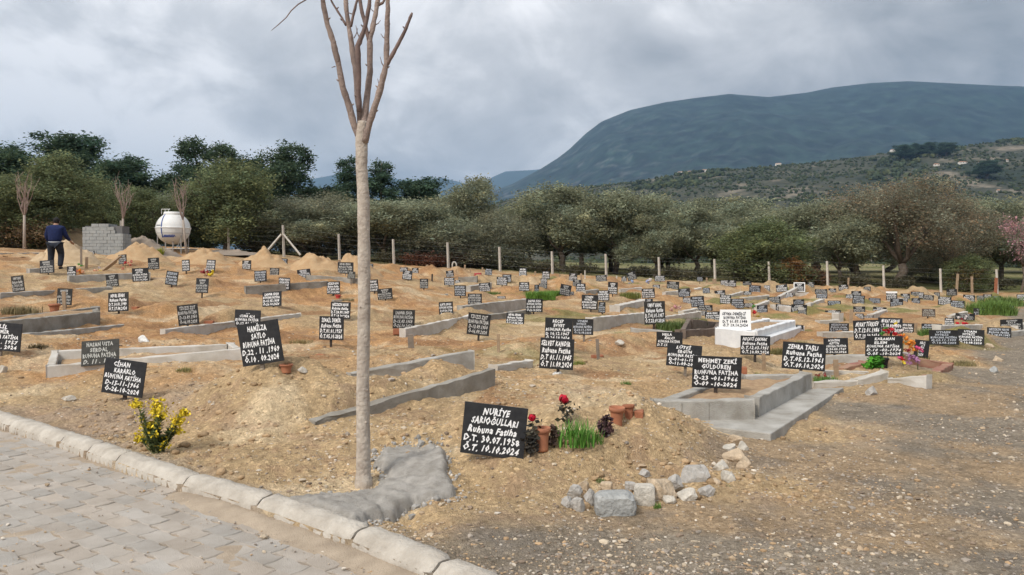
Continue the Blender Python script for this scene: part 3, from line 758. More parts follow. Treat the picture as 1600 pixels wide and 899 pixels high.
TREES = {}
def make_tree(kind, seed):
    """unit kinds, about 6 m tall and 6 m wide; returns (trunk mesh, crown mesh, crown material, bark)"""
    rnd = random.Random(seed); b = MB(); lobes = []
    if kind in ('olive', 'olive_brown', 'holm', 'bush', 'brush'):
        forks = {'olive': (1.3, 4), 'olive_brown': (1.2, 5), 'holm': (1.0, 4), 'bush': (.3, 5), 'brush': (.25, 7)}[kind]
        base_r = {'olive': .12, 'olive_brown': .15, 'holm': .13, 'bush': .08, 'brush': .07}[kind]
        tr = limb(b, (0, 0, -.3), (rnd.uniform(-.3, .3), rnd.uniform(-.2, .2), forks[0]), base_r * 1.5, base_r, 9, 4, .07, rnd)
        top = tr[-1]
        for k in range(forks[1]):
            an = 2 * PI * (k + rnd.random() * .6) / forks[1]; rr = rnd.uniform(.8, 1.9)
            e = (math.cos(an) * rr, math.sin(an) * rr, rnd.uniform(2.8, 4.6))
            q = limb(b, top, e, base_r * .7, base_r * .22, 6, 5, .08, rnd)
            for _ in range(3):
                an2 = an + rnd.uniform(-1, 1); st = q[rnd.choice([2, 3, 4])]
                limb(b, st, st + Vector((math.cos(an2) * rnd.uniform(.6, 1.4), math.sin(an2) * rnd.uniform(.6, 1.4), rnd.uniform(.3, 1.5))), base_r * .22, .02, 5, 4, .1, rnd)
            lobes.append((e[0] * 1.0, e[1] * 1.0, e[2] * .88 + .3, rnd.uniform(.9, 1.35), rnd.uniform(.9, 1.35), rnd.uniform(.8, 1.2)))
        nl = 7
        for k in range(nl):
            an = rnd.uniform(0, 2 * PI); rr = rnd.uniform(0.9, 2.1); zz_ = rnd.uniform(1.9, 4.6)
            lobes.append((math.cos(an) * rr, math.sin(an) * rr, zz_, rnd.uniform(.7, 1.1), rnd.uniform(.7, 1.1), rnd.uniform(.6, 1.0)))
        for k in range(3): lobes.append((rnd.uniform(-.8, .8), rnd.uniform(-.8, .8), rnd.uniform(4.5, 5.2), .85, .85, .75))
        if kind in ('bush', 'holm', 'brush'):
            for k in range(7):
                an = rnd.uniform(0, 2 * PI); lobes.append((math.cos(an) * rnd.uniform(1.1, 2.1), math.sin(an) * rnd.uniform(1.1, 2.1), rnd.uniform(.7, 2.0), .95, .95, .85))
            lobes.append((0, 0, 2.6, 2.1, 2.1, 2.3))
        n = {'olive': 34000, 'olive_brown': 50000, 'holm': 42000, 'bush': 40000, 'brush': 26000}[kind]
        lf = {'olive': .055, 'olive_brown': .037, 'holm': .062, 'bush': .058, 'brush': .04}[kind]
        V, Fq, C = leaf_cloud(lobes, n, lf, seed, clump=50, sig={'brush': .34}.get(kind, .24), shell=.5, elong={'olive': 2.4, 'brush': 4}.get(kind, 2.0), up=.4)
        if kind == 'olive_brown':
            mk = (C[:, 0] / C[:, 1] > 1.02); C[mk] *= np.array([1.12, .93, .92])
    elif kind == 'pine':
        tr = limb(b, (0, 0, -.3), (rnd.uniform(-.4, .4), rnd.uniform(-.3, .3), 5.2), .2, .07, 8, 6, .03, rnd)
        for k in range(16):
            t = .32 + .66 * k / 16; h = 5.7 * t; an = k * 2.4 + rnd.uniform(-.4, .4)
            rr = (2.5 - 1.55 * (t - .32) / .68) * rnd.uniform(.65, 1.1)
            st = tr[min(6, int(t * 6))]; e = Vector((math.cos(an) * rr, math.sin(an) * rr, h + rnd.uniform(-.1, .4)))
            limb(b, (st.x, st.y, h - .35), e, .06, .02, 5, 4, .05, rnd)
            lobes.append((e.x * .8, e.y * .8, e.z + .12, rnd.uniform(.5, .8), rnd.uniform(.5, .8), rnd.uniform(.35, .6))); lobes.append((e.x * .45, e.y * .45, e.z - .1, .7, .7, .5))
        lobes += [(rnd.uniform(-.4, .4), rnd.uniform(-.4, .4), 5.4, .75, .75, .42), (0, 0, 3.9, 1.2, 1.2, 1.2), (.3, 0, 2.6, 1.5, 1.5, 1.0), (.2, .1, 5.75, .3, .3, .35), (-.5, .1, 5.4, .3, .3, .3)]
        V, Fq, C = leaf_cloud(lobes, 34000, .055, seed, clump=60, sig=.17, shell=.3, elong=2.6, up=.8)
    elif kind == 'umbrella_pine':
        tr = limb(b, (0, 0, -.3), (.3, .1, 3.4), .24, .14, 8, 5, .04, rnd)
        for k in range(15):
            an = 2 * PI * k / 15 * 2.3 + rnd.uniform(-.3, .3); rr = rnd.uniform(.5, 2.7); h = 5.2 - .30 * rr * rr + rnd.uniform(-.9, .3)
            e = Vector((math.cos(an) * rr, math.sin(an) * rr, h)); limb(b, tr[rnd.choice([3, 4, 5])], e, .08, .03, 5, 4, .06, rnd)
            lobes.append((e.x, e.y, e.z + .1, rnd.uniform(.5, .95), rnd.uniform(.5, .95), rnd.uniform(.4, .7)))
            lobes.append((e.x * .85, e.y * .85, e.z - 1.1, .75, .75, .55))
        V, Fq, C = leaf_cloud(lobes, 40000, .055, seed, clump=70, sig=.18, shell=.3, elong=2.4, up=.8)
    elif kind == 'cone_pine':
        tr = limb(b, (0, 0, -.3), (.1, 0, 6), .15, .02, 7, 6, .01, rnd)
        for k in range(26):
            t = .1 + .88 * k / 26; h = 6 * t; an = k * 2.4; rr = 1.75 * (1 - t) ** .85 * rnd.uniform(.8, 1.15) + .12
            e = Vector((math.cos(an) * rr, math.sin(an) * rr, h + .15)); limb(b, (0, 0, h - .1), e, .035, .01, 5, 3, .04, rnd)
            lobes.append((e.x * .7, e.y * .7, e.z, .2 + rr * .42, .2 + rr * .42, .3))
        V, Fq, C = leaf_cloud(lobes, 28000, .05, seed, clump=50, sig=.12, shell=.3, elong=2.4, up=.8)
    tm = b.mesh('trunk', True)
    cm = np_mesh('crown', V, Fq, False, C)
    tm.materials.append(m_bark)
    return tm, cm
COLS = {'olive': (.25, .265, .175), 'olive_brown': (.235, .225, .155), 'holm': (.17, .195, .095), 'bush': (.15, .175, .08), 'brush': (.235, .24, .165),
        'pine': (.07, .112, .07), 'umbrella_pine': (.07, .106, .062), 'cone_pine': (.075, .12, .075)}
for kd, vs in (('olive', (1, 2, 3, 4)), ('olive_brown', (5, 6)), ('holm', (7, 8)), ('bush', (9,)), ('brush', (10, 11)), ('pine', (12, 13)), ('umbrella_pine', (14,)), ('cone_pine', (15,))):
    for k, s_ in enumerate(vs):
        tm, cm = make_tree(kd, s_); cm.materials.append(leaf_mat('leaves_' + kd, COLS[kd]))
        co = np.empty(len(cm.vertices) * 3, dtype=np.float32); cm.vertices.foreach_get('co', co); co = co.reshape(-1, 3)
        q = np.percentile(co, [1.5, 98.5], axis=0)
        TREES[(kd, k)] = (tm, cm, max(q[1][0] - q[0][0], q[1][1] - q[0][1]), co[:, 2].max() - .1)
CAT = {'olive': ('olive_tree', 'olive tree'), 'olive_brown': ('olive_tree', 'olive tree'), 'holm': ('evergreen_oak', 'evergreen tree'), 'bush': ('evergreen_bush', 'bush'),
       'brush': ('grey_shrub', 'shrub'), 'pine': ('pine_tree', 'pine tree'), 'umbrella_pine': ('pine_tree', 'pine tree'), 'cone_pine': ('conifer', 'conifer')}
def tree(kind, var, u, vtop, wpx, d, label, zbase=None, group=None):
    x = (u - CU) / F * d; z0 = H1(x, d) if zbase is None else zbase
    ztop = CH + (HV - vtop) / F * d
    tm, cm, tw, th = TREES[(kind, var)]
    nm, cat = CAT[kind]
    sx = wpx / F * d / tw; sz = (ztop - z0) / th
    o = empty(nm, (x, d, z0 - .05), (0, 0, random.uniform(0, 6.28)), (sx, sx, sz))
    tag(o, label, cat, group or 'trees beyond the fence')
    link('trunk', tm, None, o); link('crown', cm, None, o)
    return o
T = [ # kind, variant, column, top row, width px, distance, label
 ('holm', 0, 12, 262, 150, 38, 'green brown evergreen at the far left edge behind the bare sapling'),
 ('holm', 1, 92, 232, 150, 41, 'large olive green evergreen behind the standing man'),
 ('pine', 0, 112, 203, 130, 64, 'tall dark pine rising behind the trees above the man'),
 ('pine', 1, 10, 218, 110, 62, 'dark pine top at the upper left picture edge'),
 ('pine', 1, 188, 236, 110, 62, 'ragged dark pine right of the tall pine above the block wall'),
 ('holm', 0, 160, 272, 95, 47, 'grey green evergreen directly behind the cement block wall'),
 ('holm', 1, 232, 288, 100, 46, 'dark rounded evergreen between the block wall and the white tank'),
 ('brush', 0, 285, 290, 90, 49, 'thin grey shrub behind the white tank'),
 ('holm', 0, 356, 236, 140, 48, 'big dark rounded evergreen right of the white tank'),
 ('umbrella_pine', 0, 322, 212, 150, 66, 'broad dark pine crown behind the big rounded evergreen'),
 ('umbrella_pine', 0, 446, 222, 150, 68, 'flat topped dark pine left of the young bare tree'),
 ('brush', 1, 440, 300, 140, 50, 'grey brown leafless looking shrub behind the braced fence post'),
 ('brush', 0, 508, 296, 130, 51, 'dull grey shrub just left of the bare tree trunk'),
 ('olive', 0, 480, 318, 125, 49, 'low grey olive behind the sand heaps left of the bare tree'),
 ('cone_pine', 0, 543, 242, 80, 74, 'pointed conifer just left of the bare tree trunk'),
 ('cone_pine', 0, 596, 247, 90, 75, 'pointed conifer just right of the bare tree trunk'),
 ('pine', 0, 655, 276, 100, 76, 'dark low pine between the pointed conifer and the tall olive'),
 ('olive', 1, 610, 306, 140, 50, 'pale olive green tree right behind the bare trunk'),
 ('brush', 1, 565, 312, 130, 52, 'brown tinged shrub directly behind the bare tree trunk'),
 ('olive', 2, 664, 312, 130, 50, 'grey green olive left of the tall olive'),
 ('olive', 3, 736, 268, 105, 54, 'tall upright olive standing left of the mountain foot'),
 ('brush', 0, 775, 325, 120, 51, 'grey scrub under the right side of the tall olive'),
 ('brush', 1, 700, 340, 120, 49, 'grey scrub under the left side of the tall olive'),
 ('olive', 0, 882, 277, 130, 53, 'dark full olive, tallest just right of the mountain foot'),
 ('olive', 1, 962, 286, 120, 54, 'dark olive second right of the mountain foot'),
 ('olive', 2, 826, 318, 90, 60, 'small olive left of the dark full olive'),
 ('olive', 3, 1022, 330, 100, 52, 'pale silvery olive between two dark ones in the middle'),
 ('olive', 0, 1090, 312, 120, 55, 'round olive left of the bright green bush'),
 ('olive', 2, 1040, 300, 110, 63, 'hazy olive behind the silvery one'),
 ('bush', 0, 1192, 334, 140, 49, 'bright green dense bush touching the ground behind the fence'),
 ('olive', 1, 1262, 300, 120, 55, 'slender leaning olive right of the bright green bush'),
 ('olive', 3, 1316, 326, 110, 51, 'dark olive with bare lower trunk left of the biggest olive'),
 ('olive_brown', 0, 1404, 258, 185, 51, 'biggest olive, brown tinged crown, at the right'),
 ('olive_brown', 1, 1492, 300, 130, 53, 'brownish olive immediately right of the biggest olive'),
 ('olive', 2, 1560, 304, 120, 56, 'olive near the right edge beside the pink blossom tree'),
 ('bush', 0, 1512, 392, 70, 48, 'yellow green bush low behind the fence near the right edge'),
 ('olive', 0, 1160, 312, 120, 66, 'hazy olive behind the bright green bush'),
 ('olive', 1, 1640, 318, 120, 54, 'olive crossing the right picture edge'),
 ('brush', 0, 1455, 392, 90, 56, 'dull shrub low between the biggest olive and the yellow green bush'),
]
for t in T: tree(*t)
rr = random.Random(21)
k = 0
for (ua, ub, vt, dd, n, words_) in ((790, 1660, 312, 78, 12, 'grey green olive in the hazy second row, {} from the left'), (820, 1640, 322, 62, 9, 'olive half hidden behind the front olives, {} from the left'), (380, 800, 314, 60, 7, 'dull olive in the thicket left of the mountain, {} from the left'), (-60, 330, 300, 58, 7, 'evergreen in the thicket behind tank and block wall, {} from the left')):
    for i in range(n):
        u = ua + (ub - ua) * (i + rr.uniform(.2, .8)) / n
        tree('olive' if ua > 0 else 'holm', rr.randrange(4) if ua > 0 else rr.randrange(2), u, vt + rr.uniform(-10, 14), rr.uniform(115, 150), dd + rr.uniform(-3, 3), words_.format(ORD[i]), group='row: ' + words_.split(',')[0])
# dark pines standing up on the hill
for i, (u, v, wd) in enumerate(((1412, 226, 34), (1432, 224, 28), (1452, 222, 26), (1478, 221, 30), (1543, 250, 40))):
    d, zb_ = hill_hit(u, v + wd * .75)
    x = (u - CU) / F * d
    tree('pine', i % 2, u, v, wd, d, ['dark pine, leftmost of the group on the hill crest', 'dark pine, second of the group on the hill crest', 'dark pine, third of the group on the hill crest', 'dark pine, rightmost of the group on the hill crest', 'dark pine alone on the hill above the right edge', 'dark pine on the hill slope above the slender olive', 'dark pine on the hill slope above the bright green bush'][i], zbase=zb_, group='pines on the far hill')

# low reddish and dry shrubs along the fence
def shrub(u, v, d, wd, hh, col, nm, label, leaf=.05, n=3500, seed=1, cat='shrub', group='low shrubs by the fence'):
    x = (u - CU) / F * d; z = H1(x, d)
    r_ = random.Random(seed)
    lobes = [(r_.uniform(-.5, .5) * wd * .6, r_.uniform(-.3, .3) * wd * .5, r_.uniform(.3, .8) * hh, wd * .28, wd * .28, hh * .3) for _ in range(6)]
    V, Fq, C = leaf_cloud(lobes, n, leaf, seed, clump=30, sig=wd * .07, shell=.2, elong=2.5, up=.6)
    o = empty(nm, (x, d, z)); tag(o, label, cat, group)
    link('foliage', np_mesh('foliage', V, Fq, False, C), leaf_mat('shrub_' + str(col), col), o)
    b = MB()
    for k in range(7):
        an = 2 * PI * k / 7; limb(b, (0, 0, -.05), (math.cos(an) * wd * .3, math.sin(an) * wd * .3, hh * r_.uniform(.5, .9)), .02, .008, 5, 3, .08, r_)
    link('stem', b.mesh('stem', True), m_bark, o)
    return o
shrub(664, 415, 47.5, 2.6, .9, (.16, .075, .05), 'low_shrub', 'reddish brown low shrub behind the sixth fence gap', seed=31)
shrub(706, 414, 48.2, 2.2, .8, (.14, .08, .055), 'low_shrub', 'brown low shrub behind the seventh fence gap', seed=32)
shrub(1236, 440, 47, 2.3, 1.5, (.24, .13, .05), 'low_shrub', 'rust orange shrub beside the bright green bush', seed=33)
shrub(1272, 440, 48, 2.0, 1.1, (.17, .10, .06), 'low_shrub', 'brown thorny shrub right of the rust orange one', seed=34)
shrub(1505, 445, 47.2, 2.0, 1.6, (.14, .115, .05), 'low_shrub', 'dry shrub before the yellow green bush', seed=35)
shrub(30, 385, 37, 3.5, 1.2, (.2, .14, .08), 'low_shrub', 'dry brown shrub at the left edge behind the sapling', seed=36)
for i, u in enumerate((615, 745, 800, 850, 905, 1000, 1060, 1100, 1160, 1340, 1400, 1560, 400, 500)):
    shrub(u, 430, 48 + (i % 3) * .9, 2.2, .7, (.105, .098, .06), 'low_shrub', f'dull scrub clump along the fence foot, {ORD[sorted((615, 745, 800, 850, 905, 1000, 1060, 1100, 1160, 1340, 1400, 1560, 400, 500)).index(u)]} from the left', seed=50 + i, n=2200)

# tree in pink blossom at the right edge
def blossom():
    d = 47.3; u = 1596; x = (u - CU) / F * d; z = H1(x, d)
    o = empty('blossom_tree', (x, d, z)); tag(o, 'small tree in pink blossom cut by the right picture edge', 'blossom tree')
    b = MB(); r_ = random.Random(9); tr = limb(b, (0, 0, -.2), (.1, 0, 1.6), .09, .07, 7, 4, .04, r_); lobes = []
    for k in range(7):
        an = 2 * PI * k / 7; e = (math.cos(an) * r_.uniform(.5, 1.0), math.sin(an) * r_.uniform(.5, 1.0), r_.uniform(2.6, 4.3)); limb(b, tr[-1], e, .05, .015, 5, 4, .06, r_)
        lobes.append((e[0], e[1], e[2], .6, .6, .7))
    link('trunk', b.mesh('trunk', True), m_bark, o)
    V, Fq, C = leaf_cloud(lobes, 2400, .06, 77, clump=14, sig=.22, shell=.1, elong=1.1)
    link('crown', np_mesh('crown', V, Fq, False, C), leaf_mat('pink_blossom', (.44, .25, .27)), o)
blossom()

# ------------------------------------------------------------------ fence: concrete posts with wires
POSTS = [(190, 345, 390, 40.5), (357, 355, 391, 46.5), (443, 352, 400, 45), (530, 366, 403, 46), (615, 374, 419, 46), (700, 379, 420, 46), (781, 386, 424, 46), (863, 393, 430, 46), (947, 397, 434, 46),
         (1030, 402, 438, 46), (1117, 405, 440, 46), (1202, 409, 446, 46), (1293, 408, 452, 45.5), (1381, 415, 458, 45), (1470, 420, 462, 44.5), (1558, 421, 466, 44), (1650, 426, 470, 44)]
m_post = mat('concrete_post', (.56, .52, .46), .9, col2=(.42, .38, .33), vscale=4, bump=.3)
fr = empty('wire_fence', ((700 - CU) / F * 46, 46, 1.8)); tag(fr, 'wire fence on pale concrete posts along the back of the graveyard', 'fence')
bpy.context.view_layer.update()
tops = []
for i, (u, vt, vb, d) in enumerate(POSTS):
    x = (u - CU) / F * d; z = H1(x, d); zt = CH + (HV - vt) / F * d
    lean = -.045 * (zt - z) * .9
    b = MB(); o_ = Vector(fr.location)
    p0 = Vector((x - lean * .5, d, z - .3)) - o_; p1 = Vector((x + lean * .5, d, zt)) - o_
    M = Matrix.Rotation(PI / 4, 3, 'Z')
    b.tube([p0, p1], [.085, .07], 4, True)
    po = link('fence_post', b.mesh('fence_post'), m_post, fr)
    if i == 2:
        for sx, wb in ((-1, 1.05), (1, 1.1)):
            b = MB(); b.tube([p1 + Vector((sx * .06, -.1, -.55)), p0 + Vector((sx * wb, -.5, .1 + .3))], [.06, .065], 4, True); link('brace', b.mesh('brace'), m_post, po)
    tops.append((Vector((x, d, z)), Vector((x + lean * .5, d, zt))))
b = MB()
for i in range(1, len(tops) - 1):
    for t in (.25, .45, .65, .83, .97):
        a = tops[i][0].lerp(tops[i][1], t) - fr.location; c = tops[i + 1][0].lerp(tops[i + 1][1], t) - fr.location
        mid = (a + c) / 2 - Vector((0, 0, .02)); b.tube([a, mid, c], .0028, 4, False)
link('wire', b.mesh('wire'), mat('wire', (.3, .3, .29), .5, metal=.8), fr)
# ------------------------------------------------------------------ grave boards
m_board = mat('board_black', (.014, .015, .018), .45, col2=(.03, .03, .032), vscale=7, spec=.4)
m_faded = mat('board_faded', (.075, .072, .062), .7, col2=(.04, .04, .036), vscale=5)
m_brownb = mat('board_brown', (.13, .095, .07), .8, col2=(.08, .06, .045), vscale=6)
m_whiteb = mat('board_white', (.86, .86, .85), .5)
m_paint = mat('white_paint', (.85, .85, .85), .6)
m_fpaint = mat('faded_paint', (.50, .50, .46), .8)
m_dpaint = mat('dark_paint', (.05, .05, .06), .6)
m_stake = mat('stake_wood', (.07, .055, .045), .9, col2=(.04, .03, .025), vscale=20)
m_wood = mat('raw_wood', (.40, .29, .19), .85, col2=(.28, .20, .13), vscale=9, bump=.4)
m_greyw = mat('weathered_wood', (.27, .22, .175), .9, col2=(.17, .14, .11), vscale=9, bump=.4)

def text_mesh(lines, seed, fill=.9, align='C'):
    """hand painted lettering in a unit square, facing -y"""
    rnd = random.Random(seed); V = []; Fs = []
    n = len(lines); rh = fill / n; widest = max(len(l) for l in lines)
    for i, ln in enumerate(lines):
        if not ln.strip(): continue
        cu = bpy.data.curves.new('t', 'FONT'); cu.body = ln; cu.size = 1; cu.resolution_u = 1; cu.offset = .042; cu.space_character = 1.16
        ob = bpy.data.objects.new('t', cu); COL.objects.link(ob)
        bpy.context.view_layer.update()
        me = bpy.data.meshes.new_from_object(ob.evaluated_get(bpy.context.evaluated_depsgraph_get()))
        co = np.empty(len(me.vertices) * 3, dtype=np.float32); me.vertices.foreach_get('co', co); co = co.reshape(-1, 3)
        fs = [tuple(p.vertices) for p in me.polygons]
        bpy.data.objects.remove(ob); bpy.data.curves.remove(cu); bpy.data.meshes.remove(me)
        if not len(co): continue
        x0, x1 = co[:, 0].min(), co[:, 0].max(); wd = min(.92, .92 * (len(ln) + 1.5) / (max(widest, 13) + 1.5)) * rnd.uniform(.95, 1.0)
        xs = (co[:, 0] - x0) / (x1 - x0) * wd
        x_off = -.46 + (0 if align == 'L' or wd > .85 else (.92 - wd) * rnd.uniform(.3, .55))
        zc = fill / 2 - rh * (i + .5)
        hs = rh * .88
        sl = rnd.uniform(-.02, .02); ph = rnd.uniform(0, 9)
        zv = (co[:, 1] - .36) * hs * 1.12
        xw = xs + x_off + zv * rnd.uniform(.0, .2) + .004 * np.sin(zv * 60 + ph)
        zw = zc + zv * (1 + .10 * np.sin(xw * 37 + ph)) + xw * sl + .008 * np.sin(xw * 19 + ph) + .004 * np.sin(xw * 90 + ph * 3)
        o = len(V); V += [(float(a), 0.0, float(c)) for a, c in zip(xw, zw)]; Fs += [tuple(q + o for q in f) for f in fs]
    me = bpy.data.meshes.new('lettering'); me.from_pydata(V, [], Fs); me.update(); return me

def board_mesh():
    b = MB(); b.box((0, 0, 0), (1, .014, 1)); return b.mesh('board')
BOARD = board_mesh()
BOARD.materials.append(m_board)
_bv = [mat('board_dusty', (.035, .034, .032), .7, col2=(.016, .016, .018), vscale=4), mat('board_worn', (.055, .052, .048), .75, col2=(.022, .022, .022), vscale=5)]
_pv = [mat('paint_grey', (.62, .62, .60), .7, col2=(.42, .42, .40), vscale=6), mat('paint_blueish', (.60, .64, .70), .7, col2=(.45, .48, .52), vscale=6)]
def bmesh_for(m):
    me = BOARD.copy(); me.materials.clear(); me.materials.append(m); return me
BOARD_F, BOARD_B, BOARD_W = bmesh_for(m_faded), bmesh_for(m_brownb), bmesh_for(m_whiteb)
BV = [BOARD, BOARD, bmesh_for(_bv[0]), bmesh_for(_bv[0]), bmesh_for(_bv[1])]
def stake_mesh():
    b = MB(); b.box((0, 0, 0), (.035, .02, 1), jitter=.003); return b.mesh('stake')
STAKE = stake_mesh(); STAKE.materials.append(m_stake)
STAKE_L = STAKE.copy(); STAKE_L.materials.clear(); STAKE_L.materials.append(m_greyw)
_jr = random.Random(4)
def scrawl():
    return ''.join(_jr.choice('AEHMNIRLKSTUYZ') for _ in range(_jr.randint(4, 7)))
def date(): return f"{_jr.randint(1, 28):02d}.{_jr.randint(1, 12):02d}.{_jr.randint(1935, 1972)}"
def ddate(): return f"{_jr.randint(1, 28):02d}.{_jr.choice(['09', '10', '08'])}.2024"
GENERIC = []
for i in range(12):
    if i % 3 == 0: ls = [scrawl() + ' ' + scrawl(), 'Ruhuna Fatiha', 'D.T.' + date(), 'Ö.T.' + ddate()]
    elif i % 3 == 1: ls = [scrawl(), scrawl(), 'RUHUNA FATİHA', 'D.' + date(), 'Ö.' + ddate()]
    else: ls = [scrawl() + ' ' + scrawl(), 'RUHUNA FATİHA', 'D-' + date(), 'Ö-' + ddate()]
    me = text_mesh(ls, 100 + i); me.materials.append(m_paint); GENERIC.append(me)
for i in range(12):
    c = GENERIC[i].copy(); c.materials.clear(); c.materials.append(_pv[i % 2]); GENERIC.append(c)
GENERIC_F = []
for me in GENERIC[:4]:
    c = me.copy(); c.materials.clear(); c.materials.append(m_fpaint); GENERIC_F.append(c)

def grave_board(uc, vc, wpx, hpx, roll, foot, guess, label, lines=None, seed=0, yaw=None, style='', group='grave boards with painted lettering', fixed=None, back=.0, stake=True, skew=0):
    rnd = random.Random(int(uc * 7 + vc * 13))
    if fixed is None: p = hit(uc, foot, guess, d1=45)
    else:
        x = (uc - CU) / F * fixed; p = Vector((x, fixed, H1(x, fixed)))
    if fixed is None:                            # stand in front of any rise that would hide the board's foot
        ds = np.linspace(4.5, p.y - .1, 400); k_ = np.where(height((uc - CU) / F * ds, ds, False) + .03 > CH + (HV - max(vc + hpx * .5 + 2, foot - 2)) / F * ds)[0]
        if len(k_): dd = float(ds[k_[0]]) + .02; x = (uc - CU) / F * dd; p = Vector((x, dd, H1(x, dd)))
    d = p.y
    if yaw is None: yaw = rnd.uniform(-.50, .32)
    view = math.atan2(-p.x, d)                  # yaw that would face the camera squarely
    wd = wpx / F * d / max(.6, math.cos(yaw - view)); hh = hpx / F * d
    zc = CH + (HV - vc) / F * d
    o = empty('grave_board', (p.x, d, p.z), (0, 0, yaw)); tag(o, label, 'grave board', group)
    bm, tm = ((BV[rnd.randrange(5)] if not lines else BOARD), GENERIC[rnd.randrange(24)])
    if style == 'faded': bm, tm = BOARD_F, GENERIC_F[rnd.randrange(4)]
    if style == 'brown': bm, tm = BOARD_B, GENERIC_F[rnd.randrange(4)]
    if style == 'white': bm = BOARD_W
    if lines:
        tm = text_mesh(lines, seed or int(uc)); tm.materials.append({'white': m_dpaint, 'faded': m_fpaint}.get(style, m_paint))
    cz = zc - p.z
    tilt = rnd.uniform(-.06, .1) + back
    # the measured box is that of the leaning board: shrink to the board's own sides
    a = abs(R(roll)); ar = wd / max(hh, 1e-3)
    if False:
        k = 1 / (1 + .6 * a); wd *= k; hh *= k
    rot = (-tilt, -R(roll), 0)
    bo = link('board', bm, None, o, (0, 0, cz), rot, (wd, 1, hh))
    lt = link('lettering', tm, None, o, tuple(Vector((0, 0, cz)) + Euler(rot).to_matrix() @ Vector((0, -.0095, 0))), rot, (wd, 1, hh))
    if stake:
        top = cz + hh * .1; L_ = top + .12
        link('stake', STAKE if rnd.random() < .75 else STAKE_L, None, o, (rnd.uniform(-.06, .06) * wd, .022, top - L_ / 2), (-tilt * .6, -R(roll) * .7, 0), (1 + (hh > .3) * .1, 1, L_))
    return o

NEAR = [
 (772, 673, 99, 80, -5.5, 716, 5.9, 'large black grave board standing nearest the camera, left of the clay pots and red roses', ['NURİYE', 'SARIOĞULLARI', 'Ruhuna Fatiha', 'D.T. 30.07.1958', 'Ö.T. 10.10.2024']),
 (407, 536, 61, 66, 9, 583, 8.8, 'large tilted black grave board on top of the mound left of the bare tree', ['HAMİLZA', 'SAYLO', 'RUHUNA FATİHA', 'D.22 . 11 .1969', 'Ö.10 . 09.2024']),
 (194, 590, 57, 55, -7, 628, 9.0, 'black grave board behind the yellow flowering plant near the kerb', ['CİHAN', 'KARAKLO', 'RUHUNA FATİHA', 'D-15-11-1966', 'Ö-26-10-2024']),
 (3, 526, 50, 44, -4, 553, 11, 'grave board cut by the left picture edge above the kerb', ['CELİL', 'DEMİR', 'RUHUNA FATİHA', 'D. 10 . 1957', 'Ö. 09 . 2024']),
 (518, 513, 37, 37, -1, 540, 13.5, 'square black grave board just left of the bare tree trunk on a dark stake', ['İSMAİL DEMİR', 'Ruhuna Fatiha', 'D.T.01.01.1957', 'Ö.T.05.10.2024']),
 (387, 497, 38, 25, -2, 512, 13.5, 'black board partly hidden behind the large tilted one on the mound', ['\u2026', 'CUMA ALA', 'RUHUNA FATİHA', 'D.12.01.1950']),
 (870, 553, 53, 48, -3, 588, 10.5, 'black grave board right of centre above the red roses, in front of another board', ['SELVET KANDIR', 'Ruhuna Fatiha', 'D.T 01.11.1945', 'Ö.T 11.09.2024']),
 (873, 515, 43, 36, -2, 553, 12.6, 'black board rising just behind the board above the red roses', ['RECEP', 'EVVET', 'RUHUNA Fatiha', 'D 10.12.1967', 'Ö 24.10.2024']),
 (911, 511, 32, 25, -1, 537, 15, 'black board touching the right edge of the two overlapping central boards', None),
 (1120, 582, 74, 50, -2, 618, 8.3, 'large black grave board planted in the raised concrete grave on the right', ['MEHMET ZEKİ', 'GÜLDÜREN', 'RUHUNA FATİHA', 'D-23 -01-1966', 'Ö-09 -10-2024']),
 (1069, 556, 53, 35, -5, 588, 10.6, 'black board half hidden behind the left of the board in the raised concrete grave', ['LÜTFİ', 'ERGÜN', 'RUHUNA FATİHA', 'D-01-01-1951', 'Ö-11-09-2024']),
 (1046, 531, 40, 24, -1, 556, 13.5, 'small black board third back in the stepped line behind the raised concrete grave', ['NEJLA', 'BALCI', 'RUHUNA FATİHA', 'D.T.15.01.1950']),
 (1180, 540, 44, 30, -1, 566, 13, 'black board below the white stone marker, left of the tilted one', ['NECATİ ÇAKMAK', 'Ruhuna Fatiha', 'D.T.12.03.1951', 'Ö.T.10.09.2024']),
 (1256, 557, 63, 42, -4, 592, 9.4, 'wide tilted black board at the far corner of the raised concrete grave', ['ZEHRA TAŞLI', 'Ruhuna Fatiha', 'D.T.05.12.1961', 'Ö.T.09.10.2024']),
 (1306, 541, 35, 25, 1.5, 563, 12.4, 'black board just right of the wide tilted board near the raised concrete grave', None),
 (1355, 516, 39, 31, 2.5, 545, 14, 'black board touching the left of the red and white flowers', ['MURAT TÜRKSEV', 'D.T.12.01.1986', 'Ö.T.19.09.2024']),
 (1391, 509, 34, 24, -2, 543, 15, 'black board directly behind the red and white flowers', ['MURAT AKMAN', 'D.T.18.02.1970', 'Ö.T.22.09.2024']),
 (1381, 541, 52, 32, 0, 577, 11.3, 'black board behind the black vase, in front of the red and white flowers', ['KARAMAN', 'ELEM', 'RUHUNA FATİHA', 'D.10 -02-1974', 'Ö.05 -10-2024']),
 (1440, 545, 20, 27, -6, 565, 12.0, 'narrow black board right of the orange and purple flowers', ['HACI', 'ALİ', '1972', '2024']),
 (748, 507, 35, 34, -6, 532, 15.5, 'tilted black board at the end of the sloping concrete border right of the bare tree', None),
]
for i, q in enumerate(NEAR):
    uc, vc, wp, hp, ro, ft, gd, lab, lines = q
    o = grave_board(uc, vc, wp, hp, ro, ft, gd, lab, lines, seed=500 + i, yaw=-.10 if i else -.12, fixed=8.35 if i == 9 else None)
